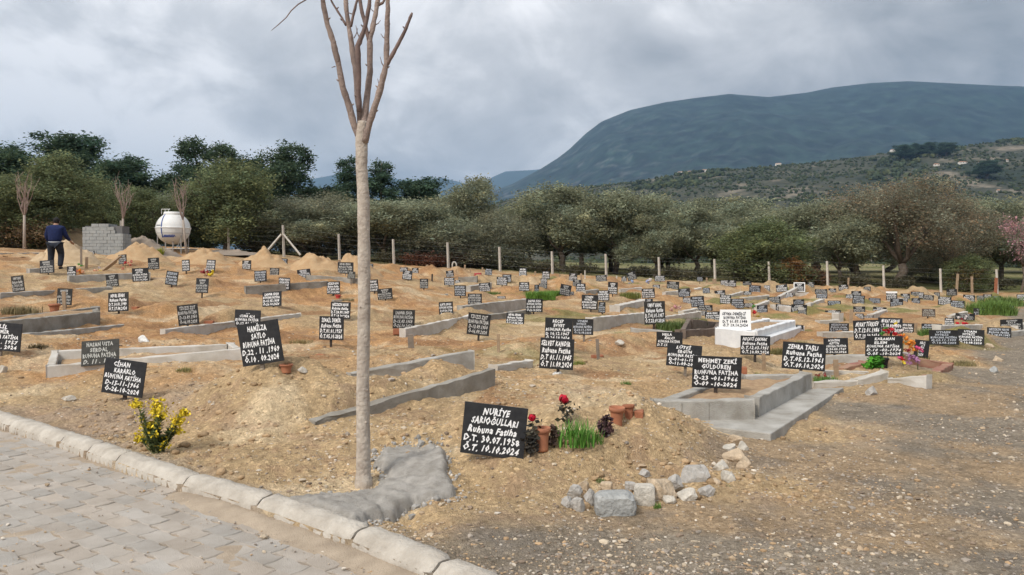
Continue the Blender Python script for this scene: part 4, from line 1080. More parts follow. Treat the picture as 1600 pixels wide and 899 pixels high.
grave_board(157, 551, 52, 40, 3, 578, 10.5, 'faded grey green board leaning behind the long pale grave border at the left', ['HASAN USTA', 'SERDAL', 'RUHUNA FATİHA', 'D. 11 . 1960'], style='faded', back=.3, seed=620)
grave_board(1451, 489, 18, 12, -1, 499, 26, 'faded brown board alone on bare soil in the right half', style='brown')
grave_board(549, 430, 12, 11, -2, 444, 27, 'pale weathered board below the boards framed by planks', style='faded')
wf = grave_board(1249, 449, 14, 12, 0, 458, 38, 'white framed board in front of the leaning olive trunk', style='', seed=3)
_bo = [c for c in wf.children if c.name.startswith('board')][0]
link('frame', BOARD_W, None, wf, tuple(_bo.location + Vector((0, .013, 0))), tuple(_bo.rotation_euler), (_bo.scale.x * 1.2, 1, _bo.scale.z * 1.25))
wf = grave_board(1393, 463, 15, 12, 0, 473, 34, 'dark board with a white sheet over its top edge, at the fourteenth fence post', seed=4)
_bo = [c for c in wf.children if c.name.startswith('board')][0]
link('sheet', BOARD_W, None, wf, tuple(_bo.location + Vector((0, -.012, _bo.scale.z * .5))), tuple(_bo.rotation_euler), (_bo.scale.x * 1.05, 1.6, _bo.scale.z * .22))

# the many smaller boards: named by the fence gap above them and their order from the fence
def gap_of(u):
    us = [p[0] for p in POSTS]
    if u < us[0]: return 'left of the first fence post'
    for i in range(len(us) - 1):
        if us[i] <= u < us[i + 1]: return f'below the {ORD[i]} fence gap'
    return 'at the right edge'
_far.sort(key=lambda q: q[5])
cnt = {}
for q in _far:
    uc, vc, wp, hp, ro, ft, d = q
    g = gap_of(uc); cnt[g] = cnt.get(g, 0) + 1
    shp = 'narrow' if wp < hp * .95 else ('squarish' if wp < hp * 1.3 else 'wide')
    ln = ', leaning left' if ro >= 5 else (', leaning right' if ro <= -5 else '')
    grave_board(uc, vc, wp, hp, ro, ft, None, f'{shp} black grave board{ln}, {ORD[cnt[g] - 1]} from the fence {g}', fixed=d)

# white marker on the marble grave
def marble():
    A = hit(1116, 534, 16); B = hit(1178, 539, 15.5); C = hit(1240, 514, 18.5)
    return A, B, C

# ------------------------------------------------------------------ grave borders and slabs
m_conc = mat('grave_concrete', (.50, .48, .44), .9, col2=(.30, .275, .235), vscale=2.6, bump=.7, bscale=90)
m_concd = mat('grave_concrete_dark', (.37, .35, .31), .92, col2=(.20, .175, .14), vscale=2.5, bump=.6, bscale=80)
m_concl = mat('grave_concrete_light', (.62, .59, .54), .9, col2=(.42, .38, .32), vscale=2.4, bump=.4, bscale=90)
m_marble = mat('white_marble', (.80, .80, .79), .45, col2=(.60, .60, .60), vscale=3, spec=.4)
m_redtile = mat('red_tile', (.29, .12, .09), .8, col2=(.36, .23, .15), vscale=5, bump=.3)
m_soil = mat('grave_soil', (.45, .31, .18), .97, col2=(.30, .19, .11), vscale=9, bump=1.0, bscale=30)
m_dstone = mat('dark_border', (.20, .155, .125), .9, col2=(.13, .10, .08), vscale=6, bump=.4)

def wall_geo(b, A, B, h0, h1, th, side=None, n=None, rough=.009, low=.25):
    """a low wall from A to B (ground points), its face on the AB line, thickness to the left of AB"""
    A = Vector(A); B = Vector(B); t = (B - A); L_ = Vector((t.x, t.y)).length; t2 = Vector((t.x, t.y)) / L_
    nn = Vector((-t2.y, t2.x)); n = n or max(2, int(L_ / .12))
    V = []; rr_ = random.Random(int(A.x * 100 + B.y * 37))
    for k in range(n + 1):
        q = A.lerp(B, k / n); h = h0 + (h1 - h0) * k / n
        for off, z in ((0, -low), (0, h * .5), (0, h), (th, h), (th, -low)):
            j = rr_.uniform(-rough, rough) if z > 0 else 0
            V.append((q.x + nn.x * off + nn.x * j, q.y + nn.y * off + nn.y * j, q.z + z + j))
    m_ = 5
    Fs = [(k * m_ + i, k * m_ + (i + 1), (k + 1) * m_ + (i + 1), (k + 1) * m_ + i) for k in range(n) for i in range(m_ - 1)]
    Fs += [tuple(range(m_)), tuple(n * m_ + i for i in range(m_ - 1, -1, -1))]
    Fs = [tuple(reversed(f)) for f in Fs]
    b.add(V, Fs)
def border(uA, vA, gA, uB, vB, gB, h0, h1, th, m, label, name='grave_border', cat='grave border', group='concrete grave borders'):
    if isinstance(uA, Vector): A, B = uA, uB          # measured ground points
    else: A = hit(uA, vA, gA, d1=46); B = hit(uB, vB, gB, d1=46)
    c = (A + B) / 2
    b = MB(); wall_geo(b, A - c, B - c, h0, h1, th)
    o = link(name, b.mesh(name), m, None, c); bevel(o, .012, 2)
    tag(o, label, cat, group); return o, A, B
def frame(A, B, w, h, th, m, label, soil=True, soil_m=None, h2=None, name='grave_surround', drop=.05, group='concrete framed graves', lv=None):
    """a rectangular grave surround: A to B is the side seen from the camera, w = vector to the far side"""
    A = Vector(A); B = Vector(B); w = Vector((w[0], w[1], 0))
    D = A + w; Cc = B + w
    for q in (Cc, D): q.z = H1(q.x, q.y)
    if lv is not None:
        for q in (A, B, Cc, D): q.z = lv
    c = (A + B + Cc + D) / 4
    r = empty(name, c); tag(r, label, 'grave', group)
    pts = [A, B, Cc, D]
    t = (B - A).normalized(); n = w.normalized()
    b = MB()
    wall_geo(b, A - c, B - c, h, h, th)
    wall_geo(b, B + n * th - c + t * 0 , Cc - c, h + .002, h + .002, th)
    wall_geo(b, Cc - c - t * th, D - c + t * th, h, h, th)
    wall_geo(b, D - c, A + n * th - c, h + .002, h + .002, th)
    o = link('surround', b.mesh('surround'), m, r); bevel(o, .012, 2)
    if soil:
        g = 14; V = []; Fs = []
        for i in range(g + 1):
            for j in range(g + 1):
                s_, q = i / g, j / g
                p = A.lerp(B, s_).lerp(D.lerp(Cc, s_), q)
                ins = min(s_, 1 - s_, q, 1 - q)
                pz = p.z + h - drop + .05 * math.sin(PI * s_) * math.sin(PI * q) + fbm(np.array([p.x * 6]), np.array([p.y * 6]), 3, 8)[0] * .03
                V.append((p.x - c.x, p.y - c.y, pz - c.z))
        Fs = [(i * (g + 1) + j, (i + 1) * (g + 1) + j, (i + 1) * (g + 1) + j + 1, i * (g + 1) + j + 1) for i in range(g) for j in range(g)]
        # pull the sheet inside the walls
        cc = sum((Vector(v) for v in V), Vector()) / len(V)
        V = [tuple(Vector(v) + (Vector((cc.x, cc.y, v[2])) - Vector(v)) * min(.9, th * .5 / max(.2, min((B - A).length, w.length) / 2))) for v in V]
        me = bpy.data.meshes.new('soil_fill'); me.from_pydata(V, [], Fs); me.polygons.foreach_set('use_smooth', [True] * len(Fs)); me.update()
        link('soil_fill', me, soil_m or m_soil, r)
    return r, c, D, Cc

# raised concrete grave on the right with its slab
A1 = Vector((1.45, 7.74, .03)); B1 = Vector((2.51, 7.82, .03)); C1 = Vector((3.90, 9.85, .03))
side1 = (C1 - B1); zb = 0.03
r1, c1, D1_, C1_ = frame(A1, B1, (side1.x, side1.y), .245, .13, m_conc, 'raised block edged concrete grave with soil inside, on a concrete slab at the right', lv=zb, drop=.05)
bpy.context.view_layer.update()
t1 = (B1 - A1).normalized(); n1_ = Vector((side1.x, side1.y, 0)).normalized()
b = MB()
q0 = A1 + t1 * .35 - n1_ * .16; q1 = B1 + t1 * .10 - n1_ * .22; q2 = B1 + n1_ * (side1.length * 1.0) + t1 * .40; q3 = B1 + n1_ * (side1.length * 1.0) - t1 * .2
q1 = Vector((2.44, 7.12, 0)); q2 = Vector((4.38, 9.97, 0))
b.prism([(q.x - c1.x, q.y - c1.y) for q in (q0, q1, q2, q3)], -.12 - c1.z, .075 - c1.z)
o = link('slab', b.mesh('slab'), m_conc, r1); bevel(o, .01, 2)
# joints of the blocks and the dark repaired corner
b = MB(); L1 = (B1 - A1).length
for k in (.28, .55): b.box(tuple(A1.lerp(B1, k) - c1 - n1_ * .004 + Vector((0, 0, zb - A1.lerp(B1, k).z + .12))), (.008, .008, .20))
link('block_joint', b.mesh('block_joint'), m_concd, r1)

# white marble grave in two tiers
MA = hit(1117, 536, 16); MB_ = hit(1180, 542, 15.6); MC = hit(1242, 520, 18.3); sm = MC - MB_
r2, c2, _, _ = frame(MA, MB_, (sm.x, sm.y), .30, .16, m_marble, 'white marble grave in two steps behind the white lettered marker', drop=.04)
b = MB(); tm_ = (MB_ - MA).normalized(); nm_ = Vector((sm.x, sm.y, 0)).normalized()
wall_geo(b, MB_ + tm_ * .18 - c2 + nm_ * .25, MC + tm_ * .20 - c2 + nm_ * .1, .17, .17, .2, rough=0)
o = link('lower_step', b.mesh('lower_step'), m_marble, r2); bevel(o, .008, 2)
wp_ = MA + nm_ * .10 + tm_ * .36
wo = empty('grave_marker', (wp_.x, wp_.y, wp_.z + .30), (0, 0, -.05)); tag(wo, 'white marker with black lettering leaning on the white marble grave', 'grave marker')
wd_, hh_ = 50 / F * wp_.y, 31 / F * wp_.y
b = MB(); V = []
for y_ in (-.012, .012):
    V += [(-wd_ / 2, y_, -.02), (wd_ / 2, y_, -.02), (wd_ / 2 * 1.02, y_, hh_), (-wd_ / 2 * .86, y_, hh_)]
b.add(V, [(0, 1, 2, 3), (7, 6, 5, 4), (0, 4, 5, 1), (1, 5, 6, 2), (2, 6, 7, 3), (3, 7, 4, 0)])
pl = link('plate', b.mesh('plate'), m_whiteb, wo, (0, 0, 0), (-.15, 0, 0))
tmw = text_mesh(['SEYMA DEMİRCİ', 'RUHUNA FATİHA', 'D.T 01.07.1948', 'Ö.T 19.10.2024'], 77, fill=.86); tmw.materials.append(m_dpaint)
mm_ = Euler((-.15, 0, 0)).to_matrix()
link('lettering', tmw, None, wo, tuple(mm_ @ Vector((.01, -.0165, hh_ / 2))), (-.15, 0, 0), (wd_ * .84, 1, hh_ * .9))

# long pale border at the left
A3 = hit(72, 592, 10.4); B3 = hit(378, 563, 11.8)
frame(A3, B3, (-.40, .78), .17, .10, m_concl, 'long pale concrete grave frame left, behind the first board by the yellow flowers', drop=.11)
A4 = hit(-20, 530, 14.3); B4 = hit(156, 507, 16.3)
frame(A4, B4, (-.5, .8), .27, .12, m_concd, 'grey concrete grave box at the left edge with a clay pot above it', drop=.03)
border(10, 531, 14.0, 193, 512, 15.8, .07, .07, .12, m_conc, 'low thin ledge running in front of the grey concrete box at the left')
border(0, 466, 18.5, 175, 455, 20.5, .13, .13, .15, m_conc, 'pale border ending left of the tilted narrow board, upper left')
border(108, 443, 23, 235, 437, 24.5, .25, .25, .15, m_conc, 'grey border with bright flowers lying behind it, upper left')
border(-60, 400, 32, 135, 398, 35, .10, .10, .2, m_conc, 'long pale strip of kerb along the bank behind the standing man')
border(46, 427, 26, 68, 426, 26.5, .15, .15, .2, m_conc, 'short grey slab end left of the standing man')
border(258, 524, 15, 470, 496, 17.8, .11, .10, .12, m_concl, 'thin pale border sloping behind the large tilted board on the mound')
o, _, _ = border(Vector((-1.86, 7.14, .16)), 0, 0, Vector((-.19, 8.8, .23)), 0, 0, .03, .235, .12, m_concd, 'long stained border wall emerging from the soil behind the bare tree trunk')
o, _, _ = border(Vector((-1.9, 8.9, .34)), 0, 0, Vector((-.50, 9.92, .33)), 0, 0, .06, .23, .13, m_conc, 'grey border of blocks half buried in gravel right of the trunk')
border(776, 580, 9.4, 832, 570, 9.8, .08, .07, .12, m_concl, 'short worn pale kerb piece left of the central black boards')
border(633, 530, 15.4, 737, 507, 17, .20, .22, .12, m_concl, 'sloping pale border just right of the bare tree trunk')
border(738, 503, 17.8, 830, 490, 20, .12, .12, .15, m_concd, 'dull border behind the tilted board right of the trunk')
border(722, 486, 20.6, 822, 482, 21.5, .12, .3, .15, m_conc, 'block border below the green grass patch in the middle')
border(384, 457, 23.4, 512, 449, 25, .20, .22, .15, m_concd, 'dull grey border in the middle left among small boards')
border(478, 438, 26.5, 565, 443, 26.5, .18, .18, .2, m_concd, 'grey border behind the dull one, left of the trunk')
border(522, 472, 22, 700, 463, 26, .07, .08, .12, m_conc, 'long thin border passing behind the bare tree trunk')
border(716, 442, 34, 745, 440, 34.5, .25, .25, .3, m_concd, 'grey slab below the red box near the fence')
border(735, 455, 29, 768, 449, 31, .2, .2, .3, m_conc, 'grey slab left of the grass patch')
border(925, 517, 17.3, 1012, 507, 18.6, .28, .3, .15, m_concl, 'pale border wall right of the two overlapping central boards')
border(968, 489, 22, 1012, 478, 24, .22, .22, .3, m_concl, 'stepped pale blocks behind the pale border wall in the centre')
border(985, 520, 16.8, 1050, 524, 16, .10, .08, .15, m_conc, 'low border in front of the pale border wall')
border(1012, 508, 18.8, 1095, 497, 20.5, .14, .2, .12, m_concl, 'curved looking pale border left of the white marker')
fr_A = hit(1062, 528, 15.8); fr_B = hit(1122, 524, 16.0)
frame(fr_A, fr_B, (.6, 2.0), .16, .1, m_dstone, 'dark brown bordered grave with grass inside, left of the white marble grave', soil=False)
border(1300, 505, 21.5, 1311, 506, 21, .3, .3, .2, m_concl, 'small pale block near the wide board in the right middle')
for a in [(1142, 466, 31, 1162, 460, 34, 'pale bar border above the white marker'), (1162, 470, 30, 1202, 466, 31, 'long pale border right above the white marker'),
          (1183, 483, 26, 1202, 475, 29, 'short pale border right of the white marker'), (1204, 482, 26, 1248, 486, 25, 'pale border behind the white marble grave'),
          (1210, 472, 29, 1250, 452, 37, 'long pale border running to the white framed board'), (1266, 480, 27, 1288, 472, 30, 'slanting pale border below the leaning olive'),
          (1364, 498, 22.5, 1386, 490, 24.5, 'slanting pale border left of the faded brown board'), (1281, 508, 20, 1311, 507, 20, 'whitish ribbed block near the middle right'),
          (1285, 528, 17, 1338, 527, 17, 'thin white strip left of the flower covered boards'), (1040, 461, 32, 1062, 459, 33, 'small pale border in the far middle'),
          (1077, 458, 33, 1096, 453, 36, 'slanting pale border in the far middle'), (915, 460, 28, 935, 457, 30, 'grey block in the far middle beside a tilted board'),
          (1068, 493, 22, 1090, 488, 24, 'pale border left of the crowded boards near the white marker'), (1240, 463, 31, 1258, 462, 31, 'pale grave slab in front of the white framed board'),
          (970, 456, 31, 1003, 453, 33, 'pale border below the board leaning right at the fence'), (1470, 518, 17.2, 1535, 515, 17.6, 'pale border behind the two black boards at the right'),
          (1486, 500, 21, 1512, 492, 24, 'slanting pale border right of the faded brown board'), (1590, 517, 17.5, 1620, 508, 19, 'white border end at the right picture edge'),
          (1568, 528, 15.8, 1610, 524, 16.3, 'grey border at the right picture edge by the road'), (1386, 470, 31, 1402, 470, 31, 'pale border below the board with a white sheet')]:
    border(*a[:6], .13, .13, .16, m_concl if 'grey' not in a[6] else m_conc, a[6])
# plots at the right front
border(1271, 604, 9.8, 1340, 602, 9.9, .06, .06, .12, m_concl, 'low pale border in front of the small red flowers')
border(1340, 602, 9.9, 1387, 598, 10.2, .07, .16, .12, m_concl, 'wavy rising pale border left of the lettered flower grave')
border(1387, 600, 10.0, 1448, 610, 9.6, .08, .19, .12, m_concl, 'pale front border of the flower covered grave')
border(1289, 586, 11, 1357, 587, 11, .07, .06, .12, m_concl, 'thin pale strip behind the small red flowers')
border(1290, 568, 12.1, 1357, 566, 12.3, .13, .12, .2, m_conc, 'rough grey border left of the black vase')
border(1446, 604, 9.8, 1489, 576, 11.6, .08, .08, .14, m_redtile, 'red tiled edge right of the flower covered grave', group='red tiled edges')
border(1418, 566, 12.3, 1489, 576, 11.6, .10, .08, .10, m_redtile, 'red tiled edge behind the purple flowers', group='red tiled edges')
border(1318, 584, 11.0, 1356, 572, 11.8, .07, .07, .14, m_redtile, 'red tiled edge left of the black vase', group='red tiled edges')
# ------------------------------------------------------------------ the young bare tree
def bare_tree():
    D = 5.5; base_p = hit(568, 752, 5.5); D = base_p.y
    o = empty('bare_tree', base_p); tag(o, 'young leafless tree with pale grey trunk rising out of the frame', 'bare tree')
    def I(u, v, dy=0): return Vector(((u - CU) / F * (D + dy), D + dy, CH + (HV - v) / F * (D + dy))) - base_p
    def rp(px): return px / 2 / F * D
    m = mat('young_bark', (.56, .49, .41), .85, col2=(.35, .29, .24), vscale=11, bump=.7, bscale=38)
    m2 = mat('young_branch', (.23, .165, .145), .85, col2=(.14, .10, .09), vscale=10, bump=.3, bscale=50)
    b = MB(); pts = [(569, 775, 31), (568, 756, 28), (568, 738, 23.5), (568, 700, 21.5), (567, 600, 20.5), (569, 480, 20), (569, 400, 19.5), (568, 320, 19), (565, 260, 18.5), (565, 225, 19), (565, 205, 19.5), (566, 190, 15)]
    P2 = []; R2 = []
    for i in range(len(pts) - 1):
        for k in range(5):
            t = k / 5; P2.append(I(pts[i][0] * (1 - t) + pts[i + 1][0] * t + random.uniform(-.3, .3), pts[i][1] * (1 - t) + pts[i + 1][1] * t)); R2.append(rp(pts[i][2] * (1 - t) + pts[i + 1][2] * t) * random.uniform(.955, 1.05))
    P2.append(I(*pts[-1][:2])); R2.append(rp(pts[-1][2]))
    b.tube(P2, R2, 14, True)
    for (u, v, s_) in ((572, 660, 3), (574, 610, 2.5), (563, 480, 2.5), (575, 360, 2.5), (569, 740, 3)):
        b.ball(I(u, v, -.045), (rp(s_ * 1.3),) * 3, 1, .2, int(u + v))
    link('trunk', b.mesh('trunk', True), m, o)
    BR = [
     [(561, 214, 11, 0), (553, 195, 10.5, -.02), (545, 165, 10, -.05), (536, 138, 9.5, -.08), (530, 105, 9, -.10), (524, 82, 9, -.12), (521, 66, 8.5, -.13), (512, 40, 8, -.15), (506, 12, 7.5, -.17), (503, -15, 7, -.2), (498, -60, 6, -.2), (492, -100, 5, -.2)],
     [(564, 200, 12, .02), (561, 170, 10, .05), (558, 140, 9.5, .07), (556, 112, 9, .08), (552, 88, 8.5, .1), (549, 65, 8, .12), (544, 38, 7.5, .15), (541, 15, 7, .16), (540, -10, 6.5, .18), (536, -60, 5, .2)],
     [(561, 175, 8, -.02), (560, 140, 8, -.04), (560, 110, 8, -.06), (559, 72, 8, -.08), (566, 55, 7, -.09), (572, 35, 6.5, -.1), (577, 10, 6, -.12), (579, -20, 5.5, -.13), (584, -70, 4.5, -.15)],
     [(569, 205, 12, .0), (571, 170, 10, .02), (575, 140, 9.5, .04), (578, 112, 9, .05), (578, 85, 8.5, .06), (578, 62, 8.5, .07), (583, 40, 8, .08), (588, 15, 7.5, .1), (592, -10, 7, .1), (597, -70, 5.5, .1)],
     [(570, 222, 12, -.02), (576, 198, 10.5, -.05), (583, 175, 10, -.08), (593, 145, 9.5, -.1), (599, 120, 9, -.12), (604, 100, 8.5, -.13), (604, 75, 8.5, -.14), (605, 50, 8, -.15), (606, 15, 7, -.16), (606, -15, 6, -.17), (610, -70, 5, -.18)],
     [(605, 101, 6.5, -.13), (612, 88, 6, -.15), (622, 70, 5.5, -.17), (632, 50, 5.2, -.19), (639, 33, 4.8, -.2), (644, 20, 4.5, -.21)],
     [(577, 64, 6.5, .07), (572, 45, 6, .06), (566, 20, 6, .05), (562, 0, 5.5, .04), (556, -40, 4.5, .03)],
     [(548, 42, 4.5, .12), (553, 20, 4.5, .12), (558, 0, 4, .12), (563, -40, 3.5, .12)],
     [(541, 40, 4, .15), (534, 28, 3.6, .15), (525, 14, 3.4, .15), (516, -2, 3, .14), (505, -30, 2.5, .12)],
     [(592, 8, 4.2, .1), (598, 5, 3.6, .1), (603, -5, 3.4, .1), (612, -30, 3, .1)],
    ]
    for br in BR:
        b = MB(); PP = []; RR = []
        for i in range(len(br) - 1):
            for k in range(3):
                t = k / 3; a, c = br[i], br[i + 1]; PP.append(I(a[0] + (c[0] - a[0]) * t + random.uniform(-.35, .35), a[1] + (c[1] - a[1]) * t, a[3] + (c[3] - a[3]) * t)); RR.append(rp(a[2] + (c[2] - a[2]) * t) * random.uniform(.88, 1.14))
        PP.append(I(br[-1][0], br[-1][1], br[-1][3])); RR.append(rp(br[-1][2]) * .6)
        b.tube(PP, RR, 9, True)
        for k in range(2, len(PP) - 2, 4):
            if random.random() < .7: q = PP[k] + Vector((random.choice((-1, 1)) * RR[k], -.2 * RR[k], 0)); b.tube([q, q + Vector((random.choice((-1, 1)) * .012, 0, .012))], [.006, .004], 5)
        bo = link('branch', b.mesh('branch', True), m2 if br[0][2] < 9 else mat('mid_bark', (.36, .28, .24), .85, col2=(.20, .15, .13), vscale=6, bump=.6), o)
    # thin hanging twig at the top left, from a bough above the frame
    b = MB(); tw = [(497, -70, -.2), (490, -30, -.25), (478, 0, -.3), (466, 7, -.3), (455, 17, -.31), (447, 28, -.32), (436, 38, -.33), (424, 48, -.34)]
    b.tube([I(*q) for q in tw], [rp(q) for q in (2.6, 2.4, 2.2, 2, 1.8, 1.6, 1.4, .8)], 5); link('twig', b.mesh('twig', True), m2, o)
    for (u, v, dx, dy_, dz) in ((594, 135, -4, -12, -.1), (600, 105, -6, -16, -.1), (604, 62, -9, -9, -.15), (585, 40, 10, -8, .08), (550, 22, -8, -4, .15), (553, 60, 6, -16, .1), (562, 60, -6, -20, -.08), (588, 20, -10, -8, .1), (524, 104, -6, 2, -.1)):
        b = MB(); b.tube([I(u, v, dz), I(u + dx * .6, v + dy_ * .4, dz), I(u + dx, v + dy_, dz)], [rp(2), rp(1.5), rp(.8)], 5); link('twig', b.mesh('twig'), m2, o)
bare_tree()
def sapling(u, vb, vt, d, label, sp, lean=0):
    x = (u - CU) / F * d; z = H1(x, d); ht = CH + (HV - vt) / F * d - z
    o = empty('bare_sapling', (x, d, z)); tag(o, label, 'bare tree', 'bare saplings at the left')
    rnd = random.Random(int(u)); b = MB(); fk = ht * .5
    b.tube([(0, 0, -.2), (lean * .3, 0, fk * .5), (lean * .5, 0, fk)], [.075, .06, .055], 7, True); link('trunk', b.mesh('trunk', True), mat('sapling_bark', (.38, .32, .27), .9), o)
    for k in range(9):
        an = 2 * PI * k / 9; b = MB(); e = (lean + math.cos(an) * sp * rnd.uniform(.4, 1), math.sin(an) * sp, ht * rnd.uniform(.85, 1.0))
        pts = limb(b, (lean * .5, 0, fk * .97), e, .03, .010, 5, 4, .05, rnd)
        for _ in range(3):
            q = pts[rnd.choice([2, 3, 4])]; limb(b, q, q + Vector((rnd.uniform(-.3, .3), rnd.uniform(-.2, .2), rnd.uniform(.3, .7))), .012, .006, 4, 3, .05, rnd)
        link('branch', b.mesh('branch'), mat('sapling_branch', (.30, .225, .19), .9), o)
sapling(38, 393, 283, 35, 'bare sapling with pale trunk near the left edge', .4)
sapling(192, 388, 288, 39, 'bare sapling with pale trunk right of the cement blocks', .5)
sapling(292, 388, 292, 40, 'thin leaning bare sapling at the right of the white tank', .35, -.4)

# ------------------------------------------------------------------ spilled concrete round the trunk's foot
def spill():
    PI_ = [(440, 792), (500, 779), (545, 774), (578, 767), (600, 752), (607, 740), (592, 726), (588, 712), (600, 702), (640, 698), (684, 699), (697, 716), (700, 745), (714, 772), (680, 784), (640, 789), (600, 804), (566, 822), (548, 828), (520, 812), (480, 797)]
    Pw = [hit(u, v, None, d1=9) for u, v in PI_]; Pxy = [(p.x, p.y) for p in Pw]
    c = sum(Pw, Vector()) / len(Pw)
    xs = np.arange(min(p[0] for p in Pxy) - .1, max(p[0] for p in Pxy) + .1, .018); ys = np.arange(min(p[1] for p in Pxy) - .1, max(p[1] for p in Pxy) + .1, .018)
    X, Y = np.meshgrid(xs, ys); x = X.ravel(); y = Y.ravel()
    sd_ = poly_sd(x, y, Pxy) + fbm(x * 9, y * 9, 4, 61) * .075
    z = height(x, y) * .3 + height(x, y, False) * .7 + .006 + .042 * ss(.0, -.05, sd_) + fbm(x * 2.2, y * 2.2, 4, 62) * .035 + fbm(x * 11, y * 11, 3, 64) * .016 + np.abs(fbm(x * 30, y * 30, 3, 63)) * .022
    z = np.where(sd_ > .0, height(x, y) - .025, z)
    nx, ny = len(xs), len(ys); idx = np.arange(nx * ny).reshape(ny, nx)
    Fq = np.stack([idx[:-1, :-1], idx[:-1, 1:], idx[1:, 1:], idx[1:, :-1]], -1).reshape(-1, 4)
    Fq = Fq[sd_[Fq].min(1) < .01]
    me = np_mesh('spilled_concrete', np.c_[x - c.x, y - c.y, z - c.z], Fq, True)
    tag(link('spilled_concrete', me, mat('spill', (.47, .435, .39), .95, col2=(.30, .275, .24), vscale=9, bump=.8, bscale=160), None, c), 'rough lump of spilled grey concrete at the foot of the bare tree', 'concrete lump')
    sp = bpy.data.objects['spilled_concrete']; rg = np.random.default_rng(6); n = 520
    i = rg.integers(0, len(Pxy), n); t_ = rg.random(n); A0 = np.array(Pxy)[i]; A1_ = np.array(Pxy)[(i + 1) % len(Pxy)]
    q = A0 + (A1_ - A0) * t_[:, None] + rg.normal(0, .045, (n, 2)); kk = (kerb_dist(q[:, 0], q[:, 1]) > .2); q = q[kk]; n = len(q)
    s_ = np.clip(np.exp(rg.normal(math.log(.009), .5, n)), .004, .03); zq = height(q[:, 0], q[:, 1])
    V2 = np.array(ICO[1][0]); F2 = np.array(ICO[1][1]); k2 = len(V2)
    Q = V2[None] * (1 + rg.uniform(-.3, .3, (n, k2, 1))) * s_[:, None, None] + np.stack([q[:, 0] - c.x, q[:, 1] - c.y, zq + s_ * .3 - c.z], -1)[:, None]
    cr_ = link('crumbs', np_mesh('crumbs', Q.reshape(-1, 3), (F2[None] + (np.arange(n) * k2)[:, None, None]).reshape(-1, 3), False, np.repeat(np.array([.42, .40, .37])[None] * rg.uniform(.6, 1.2, (n, 1)), k2, 0)), MATS['gravel'], sp); cr_['kind'] = 'stuff'
spill()

# ------------------------------------------------------------------ heaps of earth along the back
def heap(u, vt, vb, hw, d, label, m, sx=1.0, seed=1, name='earth_heap'):
    x = (u - CU) / F * d; z = H1(x, d); ht = CH + (HV - vt) / F * d - z; r = hw / F * d
    n = 40; V = []; Fs = []
    for i in range(n + 1):
        for j in range(48):
            q = i / n; an = 2 * PI * j / 48
            px, py = math.cos(an) * q * r * 1.15, math.sin(an) * q * r * .8
            V.append((px, py, 0))
    A = np.array(V); nn = fbm(A[:, 0] * 2.5 + seed * 7, A[:, 1] * 2.5, 4, seed); q = np.hypot(A[:, 0] / r / 1.15, A[:, 1] / r / .8)
    A[:, 2] = ht * np.clip(1 - q, 0, 1) ** .95 * (1 + .25 * nn) * np.where(q < .12, .93, 1) + nn * .14 * (1 - q) + fbm(A[:, 0] * 9, A[:, 1] * 9, 3, seed + 5) * .05 - .15 * q
    for i in range(n):
        for j in range(48):
            Fs.append((i * 48 + j, (i + 1) * 48 + j, (i + 1) * 48 + (j + 1) % 48, i * 48 + (j + 1) % 48))
    me = np_mesh(name, A, Fs, True)
    tag(link(name, me, m, None, (x, d, z)), label, 'earth heap', 'heaps of earth along the back')
m_sand = mat('heap_earth', (.47, .33, .19), .97, col2=(.40, .25, .13), vscale=3, bump=.8, bscale=25)
m_pale = mat('heap_pale', (.53, .40, .26), .97, col2=(.44, .32, .19), vscale=3, bump=.8, bscale=25)
m_greyh = mat('heap_grey', (.30, .24, .19), .97, col2=(.22, .18, .14), vscale=2, bump=.8, bscale=20)
heap(103, 366, 408, 48, 29, 'pale sand heap directly behind the standing man', m_pale, seed=2)
heap(66, 390, 410, 22, 28.5, 'low pale heap left of the standing man', m_pale, seed=12)
heap(214, 378, 405, 52, 32, 'sharp earth heap between the block wall and the tank', m_sand, seed=3)
heap(222, 371, 392, 60, 37, 'dull grey earth bank behind the sharp heap, left of the tank', m_greyh, seed=4)
heap(317, 383, 408, 48, 34, 'earth heap below and right of the white tank', m_sand, seed=5)
heap(350, 390, 400, 70, 42, 'low grey bank right of the tank legs', m_greyh, seed=6)
heap(412, 388, 413, 45, 34, 'earth heap left of the braced fence post', m_sand, seed=7)
heap(493, 391, 416, 50, 34, 'earth heap just left of the bare tree trunk by the fence', m_sand, seed=8)
heap(553, 393, 414, 42, 34, 'earth heap hidden partly by the bare tree trunk', m_sand, seed=9)
heap(20, 402, 420, 60, 30, 'broad low heap at the far left edge', m_sand, seed=10)
heap(100, 352, 385, 75, 40, 'dry brown bank behind the standing man', mat('bank_dry', (.30, .21, .12), .97, col2=(.2, .14, .08), vscale=1.5), seed=11)

